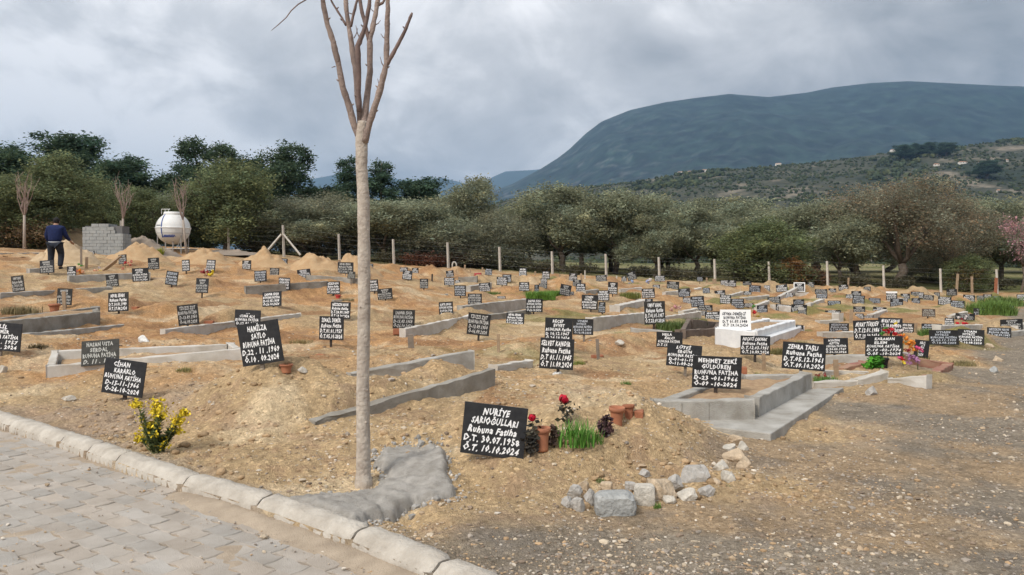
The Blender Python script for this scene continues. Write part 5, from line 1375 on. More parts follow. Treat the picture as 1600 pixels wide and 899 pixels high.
# ------------------------------------------------------------------ cement block wall, white tank
def block_wall():
    d = 35.5; z = H1((163 - CU) / F * d, d); x0 = (131 - CU) / F * d; k = d / F
    r = empty('cement_block_stack', ((163 - CU) / F * d, d, z)); tag(r, 'stack of grey cement blocks with a stepped top, right of the standing man', 'block stack')
    rows = [(131, 194, 400, 362), (131, 181, 362, 357), (134, 181, 357, 352), (145, 172, 352, 347)]
    b = MB(); bh = 5.1; rnd = random.Random(3)
    v = 401
    j = 0
    while v > 350:
        if v > 366: ua, ub = 131, 194
        elif v > 357: ua, ub = 131, 182
        else: ua, ub = 145, 172
        u = ua + (0 if j % 2 else 0)
        while u < ub - 2:
            w_ = 11 if (u > ua or j % 2) else 5.5
            w_ = min(w_, ub - u)
            for yy in range(3):
                b.box(((u + w_ / 2 - 163) * k, yy * .27 + rnd.uniform(-.012, .012), CH + (HV - v + bh / 2) * k - z), (w_ * k - .012, .25, bh * k - .010), jitter=.004)
            u += w_
        v -= bh; j += 1
    link('blocks', b.mesh('blocks'), mat('cement_block', (.36, .37, .36), .95, col2=(.29, .30, .295), vscale=3, bump=.3), r)
    b = MB(); b.box((0, .27, (CH + (HV - 375) * k - z)), (1.75, .66, 1.3)); link('mortar', b.mesh('mortar'), mat('mortar', (.15, .15, .15), .95), r)
block_wall()
def tank():
    d = 40.5; x = (270.5 - CU) / F * d; k = d / F; z = H1(x, d)
    r = empty('water_tank', (x, d, z)); tag(r, 'white spherical water tank on metal legs with blue stripes', 'water tank')
    zc = CH + (HV - 357.5) * k - z; rad = 25.3 * k
    m = mat('tank_white', (.80, .80, .78), .45, col2=(.68, .68, .65), vscale=1.2); b = MB()
    prof = []
    for i in range(33):
        a = -PI / 2 + PI * i / 32; rr_ = math.cos(a) * rad * (1.0 if abs(a) > .06 else 1.02)
        prof.append((max(rr_, .001), math.sin(a) * rad * .985))
    b.lathe(prof, 48); link('shell', b.mesh('shell', True), m, r, (0, 0, zc))
    b = MB(); b.lathe([(rad * 1.0, -.035), (rad * 1.035, -.03), (rad * 1.035, .03), (rad, .035)], 48); link('seam_flange', b.mesh('seam_flange', True), m, r, (0, 0, zc + .02))
    b = MB(); b.lathe([(rad * .955, -.012), (rad * .965, 0), (rad * .955, .012)], 48); link('band', b.mesh('band', True), mat('tank_band', (.4, .4, .4), .6), r, (0, 0, zc - rad * .30))
    b = MB(); b.lathe([(.001, .10), (rad * .52, .10), (rad * .55, .02), (rad * .55, -.12), (rad * .5, -.16)], 32); link('lid', b.mesh('lid', True), m, r, (0, 0, zc + rad * .90))
    b = MB(); h0 = zc + rad * 1.0
    for dx in (-.55, -.36, -.17): b.tube([(dx, -.15, h0 - .1), (dx, -.15, h0 + .16)], .014, 5)
    b.tube([(-.55, -.15, h0 + .16), (-.1, -.15, h0 + .16)], .016, 5); link('rail', b.mesh('rail'), m, r)
    # blue ladder stripe and blue lettering strokes, lying on the shell
    mb = mat('tank_blue', (.03, .10, .42), .5)
    def on(u, v, off=1.006):
        dx = (u - 270.5) * k; dz = (357.5 - v) * k
        yy = -math.sqrt(max(0, (rad * off) ** 2 - dx * dx - (dz / .985) ** 2)); return (dx, yy, zc + dz)
    b = MB(); b.tube([on(263.5, v, 1.022) for v in range(336, 373, 3)], .022, 4); link('ladder_stripe', b.mesh('ladder_stripe'), mb, r)
    b = MB()
    for uu in np.arange(266, 281, 2.0): b.tube([on(uu, 370.5), on(uu + 1.0, 368.2), on(uu + 1.8, 370.8)], .022, 4)
    b.tube([on(q, 371.2) for q in np.arange(264, 281, 2.0)], .018, 4)
    link('blue_mark', b.mesh('blue_mark'), mb, r)
    b = MB()
    for uu in np.arange(253, 261, 1.8): b.tube([on(uu, 354.5), on(uu + 1.0, 352.4), on(uu + 1.4, 354.3)], .013, 4)
    link('grey_mark', b.mesh('grey_mark'), mat('tank_grey', (.25, .27, .3), .6), r)
    ml = mat('tank_steel', (.38, .37, .35), .5, metal=.3)
    for sx in (-.80, -.25, .25, .80):
        for sy in (-.45, .45):
            b = MB(); b.tube([(sx * rad * .9, sy, -.2), (sx * rad * .9, sy, zc - rad * math.sqrt(max(.02, 1 - (sx * .9) ** 2 - (sy / rad) ** 2)) + .02)], .03, 6); link('leg', b.mesh('leg'), ml, r)
    for sy in (-.45, .45):
        b = MB(); b.tube([(-rad * .95, sy, .12), (rad * 1.3, sy, .12)], .03, 5); link('cross_bar', b.mesh('cross_bar'), ml, r)
    b = MB(); b.tube([(rad * .45, -.45, .12), (rad * .7, -.45, .6)], .022, 5); link('strut', b.mesh('strut'), ml, r)
tank()

# ------------------------------------------------------------------ rocks
ROCKC = {'grey': (.50, .47, .43), 'tan': (.60, .47, .33), 'pale': (.62, .57, .49), 'blue': (.43, .43, .41), 'white': (.85, .84, .80)}
def rock(u, v, wpx, hpx, kind, label, seed, square=False, name='rock', gd=None):
    p = hit(u, v + hpx * .5, gd, d1=20); d = p.y; k = d / F * (.95 if v > 650 else 1)
    rnd = random.Random(seed); V, Fs = ICO[3]; A = np.array(V)
    if square: A = np.sign(A) * np.abs(A) ** .38; A /= 1.15
    cut = np.random.default_rng(seed)
    for _ in range(4 if square else 16):                       # chip flat faces off
        nrm = cut.normal(size=3); nrm /= np.linalg.norm(nrm); lim = cut.uniform(.85, 1.1) if square else cut.uniform(.5, .85)
        s_ = A @ nrm; over = s_ > lim; A[over] -= np.outer(s_[over] - lim, nrm)
    A = A * (1 + fbm(A[:, 0] * 3 + seed, A[:, 1] * 3 + A[:, 2] * 2, 3, seed)[:, None] * .10)
    A /= max(np.ptp(A[:, 0]) / 2, 1e-6)
    hgt = hpx * k * .62
    A = A * np.array([wpx * k / 2 * 1.1, wpx * k / 2 * .8, hgt * 1.1 / (np.ptp(A[:, 2]) / 2)])
    me = np_mesh(name, A, Fs, False)
    o = link(name, me, mat('rock_' + kind, ROCKC[kind], .93, col2=tuple(x * .66 for x in ROCKC[kind]), vscale=14, bump=.8, bscale=40), None, (p.x, d + wpx * k * .2, p.z + hgt * .42), (0, 0, rnd.uniform(-.3, .3)))
    tag(o, label, 'rock', 'stones'); return o
RK = [(1128, 728, 26, 20, 'pale', 'pale stone bridging the large rounded stone and the upper tan lumps'), (1142, 699, 20, 14, 'pale', 'small pale stone between the two tan lumps'), (1046, 778, 20, 14, 'pale', 'pale chip in front of the big tan stone'), (948, 758, 18, 12, 'tan', 'tan chip behind the squared bluish block'), (1163, 722, 22, 18, 'tan', 'tan stone at the lower right foot of the mound'), (897, 766, 24, 22, 'grey', 'grey stone on top of the small stone cluster at the left end of the row'), (888, 783, 20, 18, 'grey', 'small grey stone lowest left in the stone cluster'), (905, 786, 22, 20, 'grey', 'grey stone below the middle of the stone cluster'),
      (921, 772, 18, 24, 'grey', 'upright grey stone at the right of the stone cluster'), (913, 757, 20, 14, 'tan', 'small tan stone topping the stone cluster'),
      (962, 784, 62, 30, 'blue', 'squared bluish block, largest stone of the foreground row'), (1008, 770, 32, 30, 'pale', 'pale stone right of the squared bluish block'),
      (1033, 762, 42, 34, 'tan', 'big tan stone in the middle of the foreground row'), (1075, 770, 30, 20, 'pale', 'pale stone lowest right of the big tan stone'),
      (1058, 752, 24, 24, 'grey', 'grey stone above and right of the big tan stone'), (1093, 738, 46, 34, 'grey', 'large rounded grey stone near the right end of the row'),
      (1105, 765, 28, 18, 'grey', 'small flat grey stone under the large rounded one'), (1138, 743, 22, 20, 'pale', 'pale stone low at the right end of the mound'),
      (1118, 752, 16, 12, 'tan', 'small tan stone between the large rounded and the pale one'), (1150, 712, 34, 22, 'tan', 'tan lump on the right shoulder of the mound'),
      (1148, 684, 26, 16, 'tan', 'upper tan lump on the right shoulder of the mound'), (1162, 696, 18, 14, 'pale', 'small pale lump at the mound right edge'), (1132, 722, 18, 14, 'tan', 'tan stone just above the large rounded grey one'),
      (985, 757, 16, 10, 'grey', 'small grey stone above the squared bluish block'), (1008, 737, 18, 10, 'grey', 'flat bluish stone set in the mound slope'),
      (104, 621, 22, 6, 'pale', 'flat pale stone by itself on the soil near the kerb at the left'), (4, 576, 12, 10, 'pale', 'pale stone at the left edge below the cut off board'), (222, 530, 18, 11, 'white', 'white plastic looking lump above the faded board'),
      (1362, 610, 16, 14, 'grey', 'grey stone on the roadside below the pale rising border'), (1548, 540, 18, 10, 'tan', 'tan stone on the road verge at the right'), (1556, 576, 12, 9, 'blue', 'bluish stone on the road at the right'),
      (472, 576, 14, 8, 'pale', 'pale stone right of the clay dish on the left mound'), (1560, 560, 14, 9, 'tan', 'tan stone beside the bluish one on the road'), (985, 497, 14, 8, 'white', 'white lump at the foot of the central wide board'),
      (872, 584, 14, 8, 'white', 'white lump at the foot of the board above the roses'), (968, 534, 14, 7, 'pale', 'pale stone on bare soil right of the grey stake')]
for i, q in enumerate(RK): rock(*q, seed=40 + i, square='squared' in q[5])

# ------------------------------------------------------------------ pots, bricks, stakes
m_clay = mat('terracotta', (.45, .19, .10), .85, col2=(.34, .14, .08), vscale=8, bump=.15)
m_brick = mat('brick_red', (.38, .15, .08), .9, col2=(.28, .11, .06), vscale=10, bump=.4)
def pot(u, vt, vb, wpx, label, gd=None, kind='pot', tilt=0.0, m=None, name='clay_pot'):
    p = hit(u, vb - 1, gd); d = p.y; k = d / F; ht = (vb - vt) * k * 1.05; r = wpx * k / 2
    o = empty(name, (p.x, d, p.z - .01), (tilt, tilt * .5, 0)); tag(o, label, 'clay pot' if name == 'clay_pot' else 'vase', 'clay pots' if name == 'clay_pot' else None)
    b = MB()
    b.lathe([(.001, 0), (r * .72, 0), (r * .74, ht * .1), (r * .70, ht * .35), (r * .82, ht * .72), (r * .84, ht * .80), (r * .78, ht * .82), (r * .60, ht * .8), (.001, ht * .72)], 24); link('body', b.mesh('body', True), m or m_clay, o)
    b = MB(); b.lathe([(r * .80, ht * .78), (r * 1.0, ht * .80), (r * 1.02, ht), (r * .90, ht), (r * .80, ht * .82)], 24); link('rim', b.mesh('rim', True), m or m_clay, o)
    return o
pot(847, 668, 703, 27, 'clay pot right of the nearest board, under the left rose', 6.1)
pot(963, 636, 665, 25, 'clay pot behind the dark purple plant on the mound', 6.9, tilt=.06)
pot(983, 632, 655, 19, 'darker brown clay pot right of the upper pot on the mound', 7.1, tilt=-.08, m=m_brick)
pot(447, 569, 582, 21, 'low clay pot at the foot of the large tilted board')
pot(85, 476, 492, 17, 'clay pot above the grey concrete box at the left', 17.5)
pot(528, 461, 468, 9, 'small red pot below the board left of the trunk', 25, m=mat('red_pot', (.5, .06, .05), .6))
pot(1381, 560, 576, 15, 'tall black vase in front of the board of the flower covered grave', 11, m=mat('black_vase', (.012, .012, .014), .4), name='vase')
def brick(u, v, wpx, hpx, label, gd=None, m=None, rot=.2):
    p = hit(u, v + hpx / 2, gd); d = p.y; k = d / F
    b = MB(); b.box((0, 0, 0), (wpx * k, .11, hpx * k), jitter=.006)
    o = link('brick', b.mesh('brick'), m or m_brick, None, (p.x, d + .05, p.z + hpx * k * .45), (0, 0, rot)); bevel(o, .008); tag(o, label, 'brick', 'bricks on the soil')
for i, q in enumerate([(622, 518, 17, 9, 'brick at the foot of the board left of a pale stake, right of the trunk', 15.8), (210, 481, 10, 6, 'small brick right of the lone board at the left', 18), (325, 502, 14, 6, 'brick lying right of the tilted board, middle left', 16),
                       (1158, 580, 20, 14, 'reddish brick standing inside the raised concrete grave', 9.8), (934, 557, 18, 5, 'brick fragments by the grey stake in the centre', 12.5), (500, 560 - 4, 1 + 13, 5, 'flat brick piece on the gravel left of the trunk', 10.5),
                       (983, 493, 10, 6, 'brick behind the white lump in the centre', 20), (1003 - 3, 648, 14, 14, 'pale brown brick end half buried on top of the mound', 7.2)]):
    brick(*q, rot=.15 * (-1) ** i)
def wstake(u, vt, vb, wpx, label, gd=None, m=None, lean=0, nm='wooden_stake'):
    p = hit(u, vb, gd, d1=47); d = p.y; k = d / F; ht = (vb - vt) * k
    b = MB(); b.box((0, 0, ht / 2 - .05), (max(wpx * k, .02), .03, ht + .1), jitter=.004)
    o = link(nm, b.mesh(nm), m or m_greyw, None, p, (0, lean, random.uniform(-.2, .2))); tag(o, label, 'stake', 'wooden stakes at graves')
for q in [(643, 523, 551, 9, 'broad brown wooden stake just right of the trunk in the gravel', 11, m_greyw), (935, 530, 562, 5, 'grey wooden stake right of the central boards', 12.6, m_greyw), (101, 455, 489, 5, 'pale stake in front of the board with a gap at the left', 17.5, m_wood),
          (779, 522, 548, 4, 'thin pale stake left of the central boards', 13.5, m_wood), (1307, 562, 590, 7, 'pale stake behind the small red flowers', 10.6, m_wood), (1194, 552, 578, 5, 'pale stick beside the brick in the raised grave', 9.9, m_wood),
          (135, 402, 420, 4, 'pale wooden stake by the open grave near the man', 27, m_wood), (127, 385, 415, 3, 'thin dark stake left of the block wall', 29, m_greyw), (668, 414, 424, 4, 'orange tinted stake at the sixth fence gap', 40, m_wood),
          (675, 427, 437, 2.5, 'dark short stake right of the narrow board near the sixth gap', 33, m_stake), (664, 418, 424, 2.5, 'small pale stake beside the orange tinted one', 40, m_wood), (726, 415, 423, 2.5, 'pale stake right of the white hoop', 42, m_wood),
          (735, 419, 428, 2.5, 'pale stake two right of the white hoop', 41, m_wood), (754, 418, 425, 2.5, 'pale stake above the red box', 42, m_wood), (875, 428, 436, 2.5, 'pale stake below the eighth fence post', 40, m_wood), (836, 424, 431, 2.5, 'pale stake left of the eighth fence post', 41, m_wood),
          (909, 427, 441, 3, 'pale stake left of the thin white peg', 39, m_wood), (914, 423, 434, 1.8, 'thin white peg by the ninth fence gap', 42, m_concl), (963, 431, 440, 2, 'small white peg right of the ninth fence post', 42, m_concl), (1104, 434, 441, 2.5, 'pale stake left of the eleventh fence post', 42, m_wood),
          (1117, 436, 452, 6, 'reddish stake in front of the eleventh fence post', 38, m_wood), (1236, 446, 460, 4, 'tan stake left of the white framed board', 37, m_wood), (1329, 484, 508, 5, 'tall brown post between boards in the right middle', 22, m_wood), (1431, 505, 522, 4, 'tan stake left of the green tuft', 17, m_wood),
          (1494, 428, 463, 4, 'brown stake below the yellow green bush', 45.5, m_wood), (1519, 432, 460, 4, 'leaning brown stake right of the yellow green bush', 45.5, m_wood), (1555, 434, 464, 5, 'reddish brown stake beside the last fence post', 43.5, m_brick), (1325, 434, 450, 2.5, 'short pale stake right of the dark olive trunk', 47, m_wood)]:
    u, vt, vb, wp, lab, gd, mm = q
    wstake(u, vt, vb, wp, lab, gd, mm, lean=random.uniform(-.08, .08))
# white hoop, red box, planks round the open grave
def hoop():
    p = hit(710, 424, 42); k = p.y / F; b = MB()
    b.tube([(-3 * k, 0, -.05), (-3 * k, 0, 11 * k), (-1.5 * k, 0, 14 * k), (1 * k, 0, 14 * k), (3 * k, 0, 11 * k), (3.5 * k, 0, 3 * k)], .04, 6)
    tag(link('white_hoop', b.mesh('white_hoop', True), m_concl, None, p), 'white hoop of bent pipe standing at the seventh fence post', 'hoop')
    p = hit(747, 435, 40); k = p.y / F; b = MB(); b.box((0, 0, 4 * k), (11 * k, .3, 9 * k), jitter=.02)
    tag(link('red_box', b.mesh('red_box'), mat('red_box', (.38, .06, .06), .7), None, p), 'red box on a grave in front of the seventh fence gap', 'box')
    for i, (u0, v0, u1, v1, g_, lab) in enumerate([(528, 407, 560, 410, 29, 'long pale plank lying above the board left of the trunk'), (470, 414, 484, 414, 30, 'short pale plank left of the small board by the heap'), (158, 425, 187, 400, 28, 'pale wooden pole slanting up right of the open grave'), (232, 436, 256, 436, 24, 'thin plank right of the board at the grey border'), (163, 423, 180, 408, 28.3, 'second slanting pole beside the first')]):
        A = hit(u0, v0, g_); d = A.y; k = d / F; B = Vector(((u1 - CU) * k, d + .1, CH + (HV - v1) * k)); A = Vector(((u0 - CU) * k, d, CH + (HV - v0) * k))
        t = B - A; b = MB(); b.tube([Vector(), t], [.05, .045], 4)
        tag(link('plank', b.mesh('plank'), m_wood, None, A), lab, 'plank', 'loose planks and poles')
hoop()

# ------------------------------------------------------------------ grass and flowers
def blades(n, w_, h_, seed, bw=.008, spread=.5):
    r_ = np.random.default_rng(seed); P0 = np.c_[np.clip(r_.normal(0, w_ / 4, n), -w_ * .42, w_ * .42), np.clip(r_.normal(0, w_ / 5, n), -w_ * .3, w_ * .3), np.zeros(n)]
    an = r_.uniform(0, 2 * PI, n); ln = h_ * r_.uniform(.45, 1, n); sp = spread * r_.uniform(.2, 1, n)
    D_ = np.c_[np.cos(an), np.sin(an), np.zeros(n)]; S_ = np.c_[-np.sin(an), np.cos(an), np.zeros(n)]
    V = []
    for t, ww in ((0, 1), (.5, .8), (1.0, .08)):
        c = P0 + D_ * (ln * sp * t * t)[:, None] + np.c_[np.zeros(n), np.zeros(n), ln * (t - .18 * sp * t * t)]
        V += [c - S_ * bw * ww / 2, c + S_ * bw * ww / 2]
    V = np.stack(V, 1).reshape(-1, 3); i0 = np.arange(n)[:, None] * 6
    Fq = np.concatenate([i0 + np.array([[0, 1, 3, 2]]), i0 + np.array([[2, 3, 5, 4]])])
    C = np.repeat(r_.uniform(.65, 1.3, (n, 1)) * np.array([[1, 1, 1]]), 6, 0)
    return np_mesh('blades', V, Fq, False, C)
def tuft(u, v, wpx, hpx, label, seed, gd=None, col=(.10, .19, .035), n=None, bw=None, spread=.5):
    p = hit(u, v, gd); k = p.y / F
    me = blades(n or 260, wpx * k, hpx * k, seed, bw or max(.004, .9 * k), spread)
    o = link('grass_tuft', me, mat('grass_' + str(col), col, .7, attr='Col'), None, (p.x, p.y, p.z - .01)); o.data.name = 'grass_tuft'
    tag(o, label, 'grass tuft', 'grass tufts'); return o
for i, q in enumerate([(845, 468, 52, 16, 'bright green grass patch in the centre', 26, (.12, .235, .035), 1500), (868, 464, 40, 12, 'right part of the central green patch', 26.5, (.12, .235, .035), 1100), (985, 466, 34, 12, 'yellow green weeds right of the crowded central boards', 27, (.17, .19, .05), 700), (768, 461, 32, 7, 'thin green strip behind the middle block border', 28, (.12, .17, .04), 500),
                       (1048, 515, 50, 18, 'grass growing in the dark bordered grave', 17.5, (.11, .16, .045), 1100), (1085, 510, 40, 16, 'grass at the back of the dark bordered grave', 18.5, (.11, .14, .045), 700), (1548, 492, 66, 26, 'tall green grass patch at the right below the last fence post', 27, (.14, .23, .05), 2400), (1565, 478, 60, 18, 'grass behind the tall green patch at the right', 31, (.13, .20, .05), 1200),
                       (978, 604, 16, 12, 'small green tuft on the middle mound', 9, (.10, .20, .04), 160), (905, 572, 20, 12, 'yellow green tuft right of the board above the roses', 10.8, (.2, .22, .05), 220), (1448, 524, 26, 14, 'green tuft under the wide board at the right', 16.5, (.09, .17, .035), 400), (1185, 592, 14, 14, 'yellow weed inside the raised concrete grave', 9.5, (.22, .2, .06), 160),
                       (1430, 560, 40, 10, 'weeds right of the narrow board by the flowers', 12.4, (.16, .17, .05), 420), (940, 750, 18, 8, 'tiny weed on the front slope of the mound', 5.8, (.12, .17, .05), 60), (1027, 791, 14, 10, 'small green weed below the big tan stone', 5.4, (.10, .18, .03), 70), (1135, 762, 14, 8, 'small green weed right of the stones', 5.7, (.10, .18, .03), 60),
                       (1155, 505, 22, 8, 'weeds at the left of the white marker', 19, (.12, .16, .04), 200), (1248, 545, 24, 16, 'dry grass at the right of the white marble grave', 14, (.25, .21, .09), 400), (1215, 556, 30, 16, 'dry weeds below the white marble grave step', 13.5, (.2, .18, .07), 500), (1505, 570, 40, 10, 'dry weeds on the verge right of the red tiled edge', 12, (.25, .21, .10), 360),
                       (30, 490, 60, 16, 'dry weeds above the grey box at the left edge', 17, (.22, .18, .09), 500), (290, 580, 30, 9, 'yellowish weeds at the end of the long pale frame', 9.6, (.24, .22, .08), 220), (250, 563, 18, 6, 'dry leaves inside the long pale frame', 11.4, (.22, .17, .08), 120), (470, 536, 40, 8, 'dry weeds left of the trunk on the gravel', 12.4, (.28, .22, .10), 240),
                       (60, 545, 30, 12, 'dark dry clump right of the cut off board', 11.5, (.10, .08, .04), 260), (250, 402, 10, 18, 'yellow green plant by the board below the tank', 31, (.25, .27, .03), 200), (1310, 500, 20, 8, 'dry weeds in the right middle', 20, (.25, .2, .09), 200), (540, 470, 30, 6, 'dry grass above the board left of the trunk', 21, (.28, .22, .1), 200)]):
    u, v, wp, hp, lab, gd, col, n = q
    tuft(u, v, wp, hp, lab, 700 + i, gd, col, n, spread=.7)

def yellow_bush():
    p = hit(243, 708, 6.6); k = p.y / F; o = empty('yellow_flower_plant', p); tag(o, 'yellow flowering plant by the kerb at the left', 'flower plant')
    mg = mat('spurge_leaf', (.16, .20, .075), .8, attr='Col'); my = mat('yellow_petal', (.80, .60, .035), .7, attr='Col'); rnd = random.Random(8)
    tips = [(219, 630, 9), (241, 633, 12), (252, 640, 10), (222, 650, 9), (236, 664, 10), (247, 676, 11), (285, 654, 11), (268, 668, 9), (211, 688, 10), (228, 694, 9), (243, 690, 9), (258, 684, 8), (277, 672, 8)]
    tips += [(232, 676, 11), (252, 664, 10), (262, 692, 9), (222, 672, 9), (246, 652, 9), (275, 662, 9), (236, 698, 10), (286, 646, 7)]
    yel = [1, 1, 1, 0, 1, 0, 1, 0, 1, 0, .7, 0, .4, .6, 0, .2, .3, .8, .6, .5, 1]
    V = []; Cc = []; Vy = []; b = MB()
    for (u, v, r), y_ in zip(tips, yel):
        dy = rnd.uniform(-.10, .10)
        tip = Vector(((u - CU) * k - p.x, dy, (HV - v) * k + CH - p.z)); root = Vector((rnd.uniform(-.03, .05), rnd.uniform(-.04, .04), 0)); root.x += (243 - 243) * k
        ln = root.lerp(tip, .5) + Vector((0, 0, -.03)); b.tube([root - Vector((0, 0, .03)), ln, tip], [.006, .005, .004], 5)
        for s_ in range(90):
            t = rnd.uniform(.15, 1); c = root.lerp(tip, t); an = rnd.uniform(0, 2 * PI); l_ = rnd.uniform(.03, .065)
            dv = Vector((math.cos(an), math.sin(an), rnd.uniform(.1, .9))).normalized(); sd_ = dv.cross(Vector((0, 0, 1))).normalized() * .011
            g_ = rnd.uniform(.6, 1.4); V += [c, c + dv * l_ * .5 + sd_, c + dv * l_, c + dv * l_ * .5 - sd_]; Cc += [(g_, g_, g_)] * 4
        for s_ in range(int(110 * max(y_, .12))):
            c = tip + Vector((rnd.gauss(0, r * k * .5), rnd.gauss(0, r * k * .5), rnd.gauss(0, r * k * .42)))
            a = Vector((rnd.gauss(0, 1), rnd.gauss(0, 1), rnd.gauss(0, 1))).normalized(); c2 = a.cross(Vector((rnd.gauss(0, 1), rnd.gauss(0, 1), rnd.gauss(0, 1)))).normalized(); q = rnd.uniform(.009, .018)
            g_ = rnd.uniform(.6, 1.15); Vy.append(([c - a * q, c + c2 * q * .7, c + a * q, c - c2 * q * .7], g_))
    link('stems', b.mesh('stems'), mat('green_stem', (.15, .16, .07), .8), o)
    link('leaves', np_mesh('leaves', [tuple(x) for x in V], np.arange(len(V)).reshape(-1, 4), False, Cc), mg, o)
    link('flowers', np_mesh('flowers', [tuple(x) for q, _ in Vy for x in q], np.arange(4 * len(Vy)).reshape(-1, 4), False, [(g, g, g) for _, g in Vy for _ in range(4)]), my, o)
yellow_bush()

def flower_ball(b, c, r, rnd, n=26):
    for s_ in range(n):
        a = Vector((rnd.gauss(0, 1), rnd.gauss(0, 1), rnd.gauss(0, .8) + .2)).normalized(); q = c + a * r * rnd.uniform(.35, 1); t = a.cross(Vector((rnd.gauss(0, 1), rnd.gauss(0, 1), rnd.gauss(0, 1)))).normalized(); t2 = a.cross(t); w_ = r * .5
        b.add([q - t * w_ + a * w_ * .3, q - t2 * w_, q + t * w_ + a * w_ * .3, q + t2 * w_], [(0, 1, 2, 3)])
def rose(u, v, ub, vb, gd, label, rpx):
    p = hit(ub, vb, gd); k = p.y / F; o = empty('red_rose', p); tag(o, label, 'rose'); rnd = random.Random(int(u))
    tip = Vector(((u - CU) * k - p.x, -.02, (HV - v) * k + CH - p.z)); b = MB(); b.tube([(0, 0, -.02), tip * .5 + Vector((.01, 0, 0)), tip], [.004, .0035, .003], 5); link('stem', b.mesh('stem'), mat('rose_stem', (.07, .08, .04), .8), o)
    b = MB(); flower_ball(b, tip, rpx * k, rnd, 44); link('bloom', b.mesh('bloom'), mat('rose_red', (.50, .006, .03), .6), o)
    V, Fq, C = leaf_cloud([(tip.x * .6, 0, tip.z * .55, .05, .05, tip.z * .4)], 90, .022, int(u), clump=8, sig=.03, shell=.1, elong=1.5)
    link('leaves', np_mesh('leaves', V, Fq, False, C), mat('rose_leaf', (.055, .05, .035), .7, attr='Col'), o)
rose(881, 623, 886, 668, 6.7, 'taller red rose above the green blades on the mound', 7.5)
rose(831, 652, 832, 706, 6.05, 'shorter red rose right beside the nearest board', 6)
def leafy(u, v, wpx, hpx, gd, col, label, seed, nm='potted_plant', n=500, leaf=.02, el=2.0):
    p = hit(u, v, gd); k = p.y / F; o = empty(nm, p); tag(o, label, 'plant', 'small plants on the graves')
    w_, h_ = wpx * k, hpx * k; V, Fq, C = leaf_cloud([(0, 0, h_ * .5, w_ * .4, w_ * .35, h_ * .42), (0, 0, h_ * .25, w_ * .3, w_ * .3, h_ * .25)], n, leaf, seed, clump=12, sig=w_ * .09, shell=.1, elong=el, up=.5)
    link('leaves', np_mesh('leaves', V, Fq, False, C), mat('leafy_' + str(col), col, .75, attr='Col'), o)
    b = MB()
    for s_ in range(4): b.tube([(0, 0, -.01), (math.cos(s_ * 1.6) * w_ * .25, math.sin(s_ * 1.6) * w_ * .2, h_ * .7)], [.004, .002], 4)
    link('stem', b.mesh('stem'), m_stake, o)
leafy(829, 712, 28, 45, 6.1, (.055, .05, .042), 'dark leafless looking plant between the nearest board and the pot', 801, n=320, leaf=.016)
leafy(945, 682, 26, 42, 6.6, (.09, .05, .055), 'dark purple leaved plant on the mound right of the green blades', 802, n=420, leaf=.018)
leafy(866, 698, 22, 36, 6.2, (.13, .09, .07), 'brown withered plant right of the lower clay pot', 803, n=260, leaf=.016)
tuft(900, 694, 62, 48, 'bright green iris like blades growing on the mound by the roses', 805, 6.3, (.10, .25, .035), 190, .010, .55)
tuft(925, 690, 40, 26, 'shorter green blades right of the iris like clump', 806, 6.4, (.10, .22, .035), 90, .009, .9)
leafy(1366, 578, 30, 24, 11.2, (.06, .22, .02), 'bright green leaves left of the black vase', 807, n=420, leaf=.035)

def bouquet(items, label, nm='flower_bouquet'):
    """items: (u, v, radius px, colour, distance)"""
    u0, v0, r0, c0, d0 = items[0]; p = Vector(((u0 - CU) / F * d0, d0, 0)); p.z = H1(p.x, p.y); o = empty(nm, p); tag(o, label, 'flowers', 'flowers on graves')
    rnd = random.Random(int(u0 * 3)); by = {}
    for (u, v, r, c, d) in items:
        k = d / F; q = Vector(((u - CU) * k, d, CH + (HV - v) * k)) - p
        b = by.setdefault(c, MB())
        for s_ in range(4): flower_ball(b, q + Vector((rnd.gauss(0, r * k * .4), rnd.gauss(0, r * k * .3), rnd.gauss(0, r * k * .35))), r * k * .5, rnd, 14)
    for c, b in by.items(): link('blooms', b.mesh('blooms'), mat('petal_' + str(c), c, .7), o)
    b = MB(); zt = max(.05, CH + (HV - v0) * d0 / F - p.z); b.tube([(0, .02, -.03), (0, .02, zt)], [.008, .006], 5); link('stem', b.mesh('stem'), mat('green_stem', (.15, .16, .07), .8), o)
RED, WHT, ORG, PNK, PUR, YEL, GRN, DRK = (.55, .02, .03), (.75, .68, .66), (.75, .26, .03), (.70, .10, .25), (.42, .20, .36), (.8, .62, .05), (.08, .25, .04), (.28, .02, .03)
bouquet([(1388, 517, 8, RED, 11.8), (1396, 514, 7, WHT, 11.8), (1379, 520, 5, GRN, 11.8), (1401, 521, 6, RED, 11.8), (1407, 519, 5, WHT, 11.8), (1383, 513, 4, GRN, 11.8), (1400, 507, 4, YEL, 11.8)], 'red and white artificial flowers above the black board at the right')
bouquet([(1412, 530, 7, ORG, 11.7), (1420, 536, 7, ORG, 11.7), (1427, 534, 5, ORG, 11.7), (1425, 545, 6, ORG, 11.7), (1408, 526, 5, RED, 11.7)], 'orange flower cluster right of the black board')
bouquet([(1435, 546, 6, PNK, 11.6), (1415, 553, 5, WHT, 11.6), (1424, 558, 7, PUR, 11.5), (1430, 562, 7, PUR, 11.5), (1410, 562, 5, RED, 11.4), (1405, 560, 4, PNK, 11.4), (1412, 567, 4, YEL, 11.3), (1420, 566, 6, PUR, 11.4), (1419, 548, 5, DRK, 11.5)], 'pink and purple flower bouquet lying beside the narrow board')
bouquet([(1281, 588, 5, (.30, .04, .04), 10.6), (1289, 586, 5, (.30, .04, .04), 10.6), (1296, 589, 4, WHT, 10.6), (1302, 593, 4, WHT, 10.6)], 'small red and white flowers behind the low pale border')
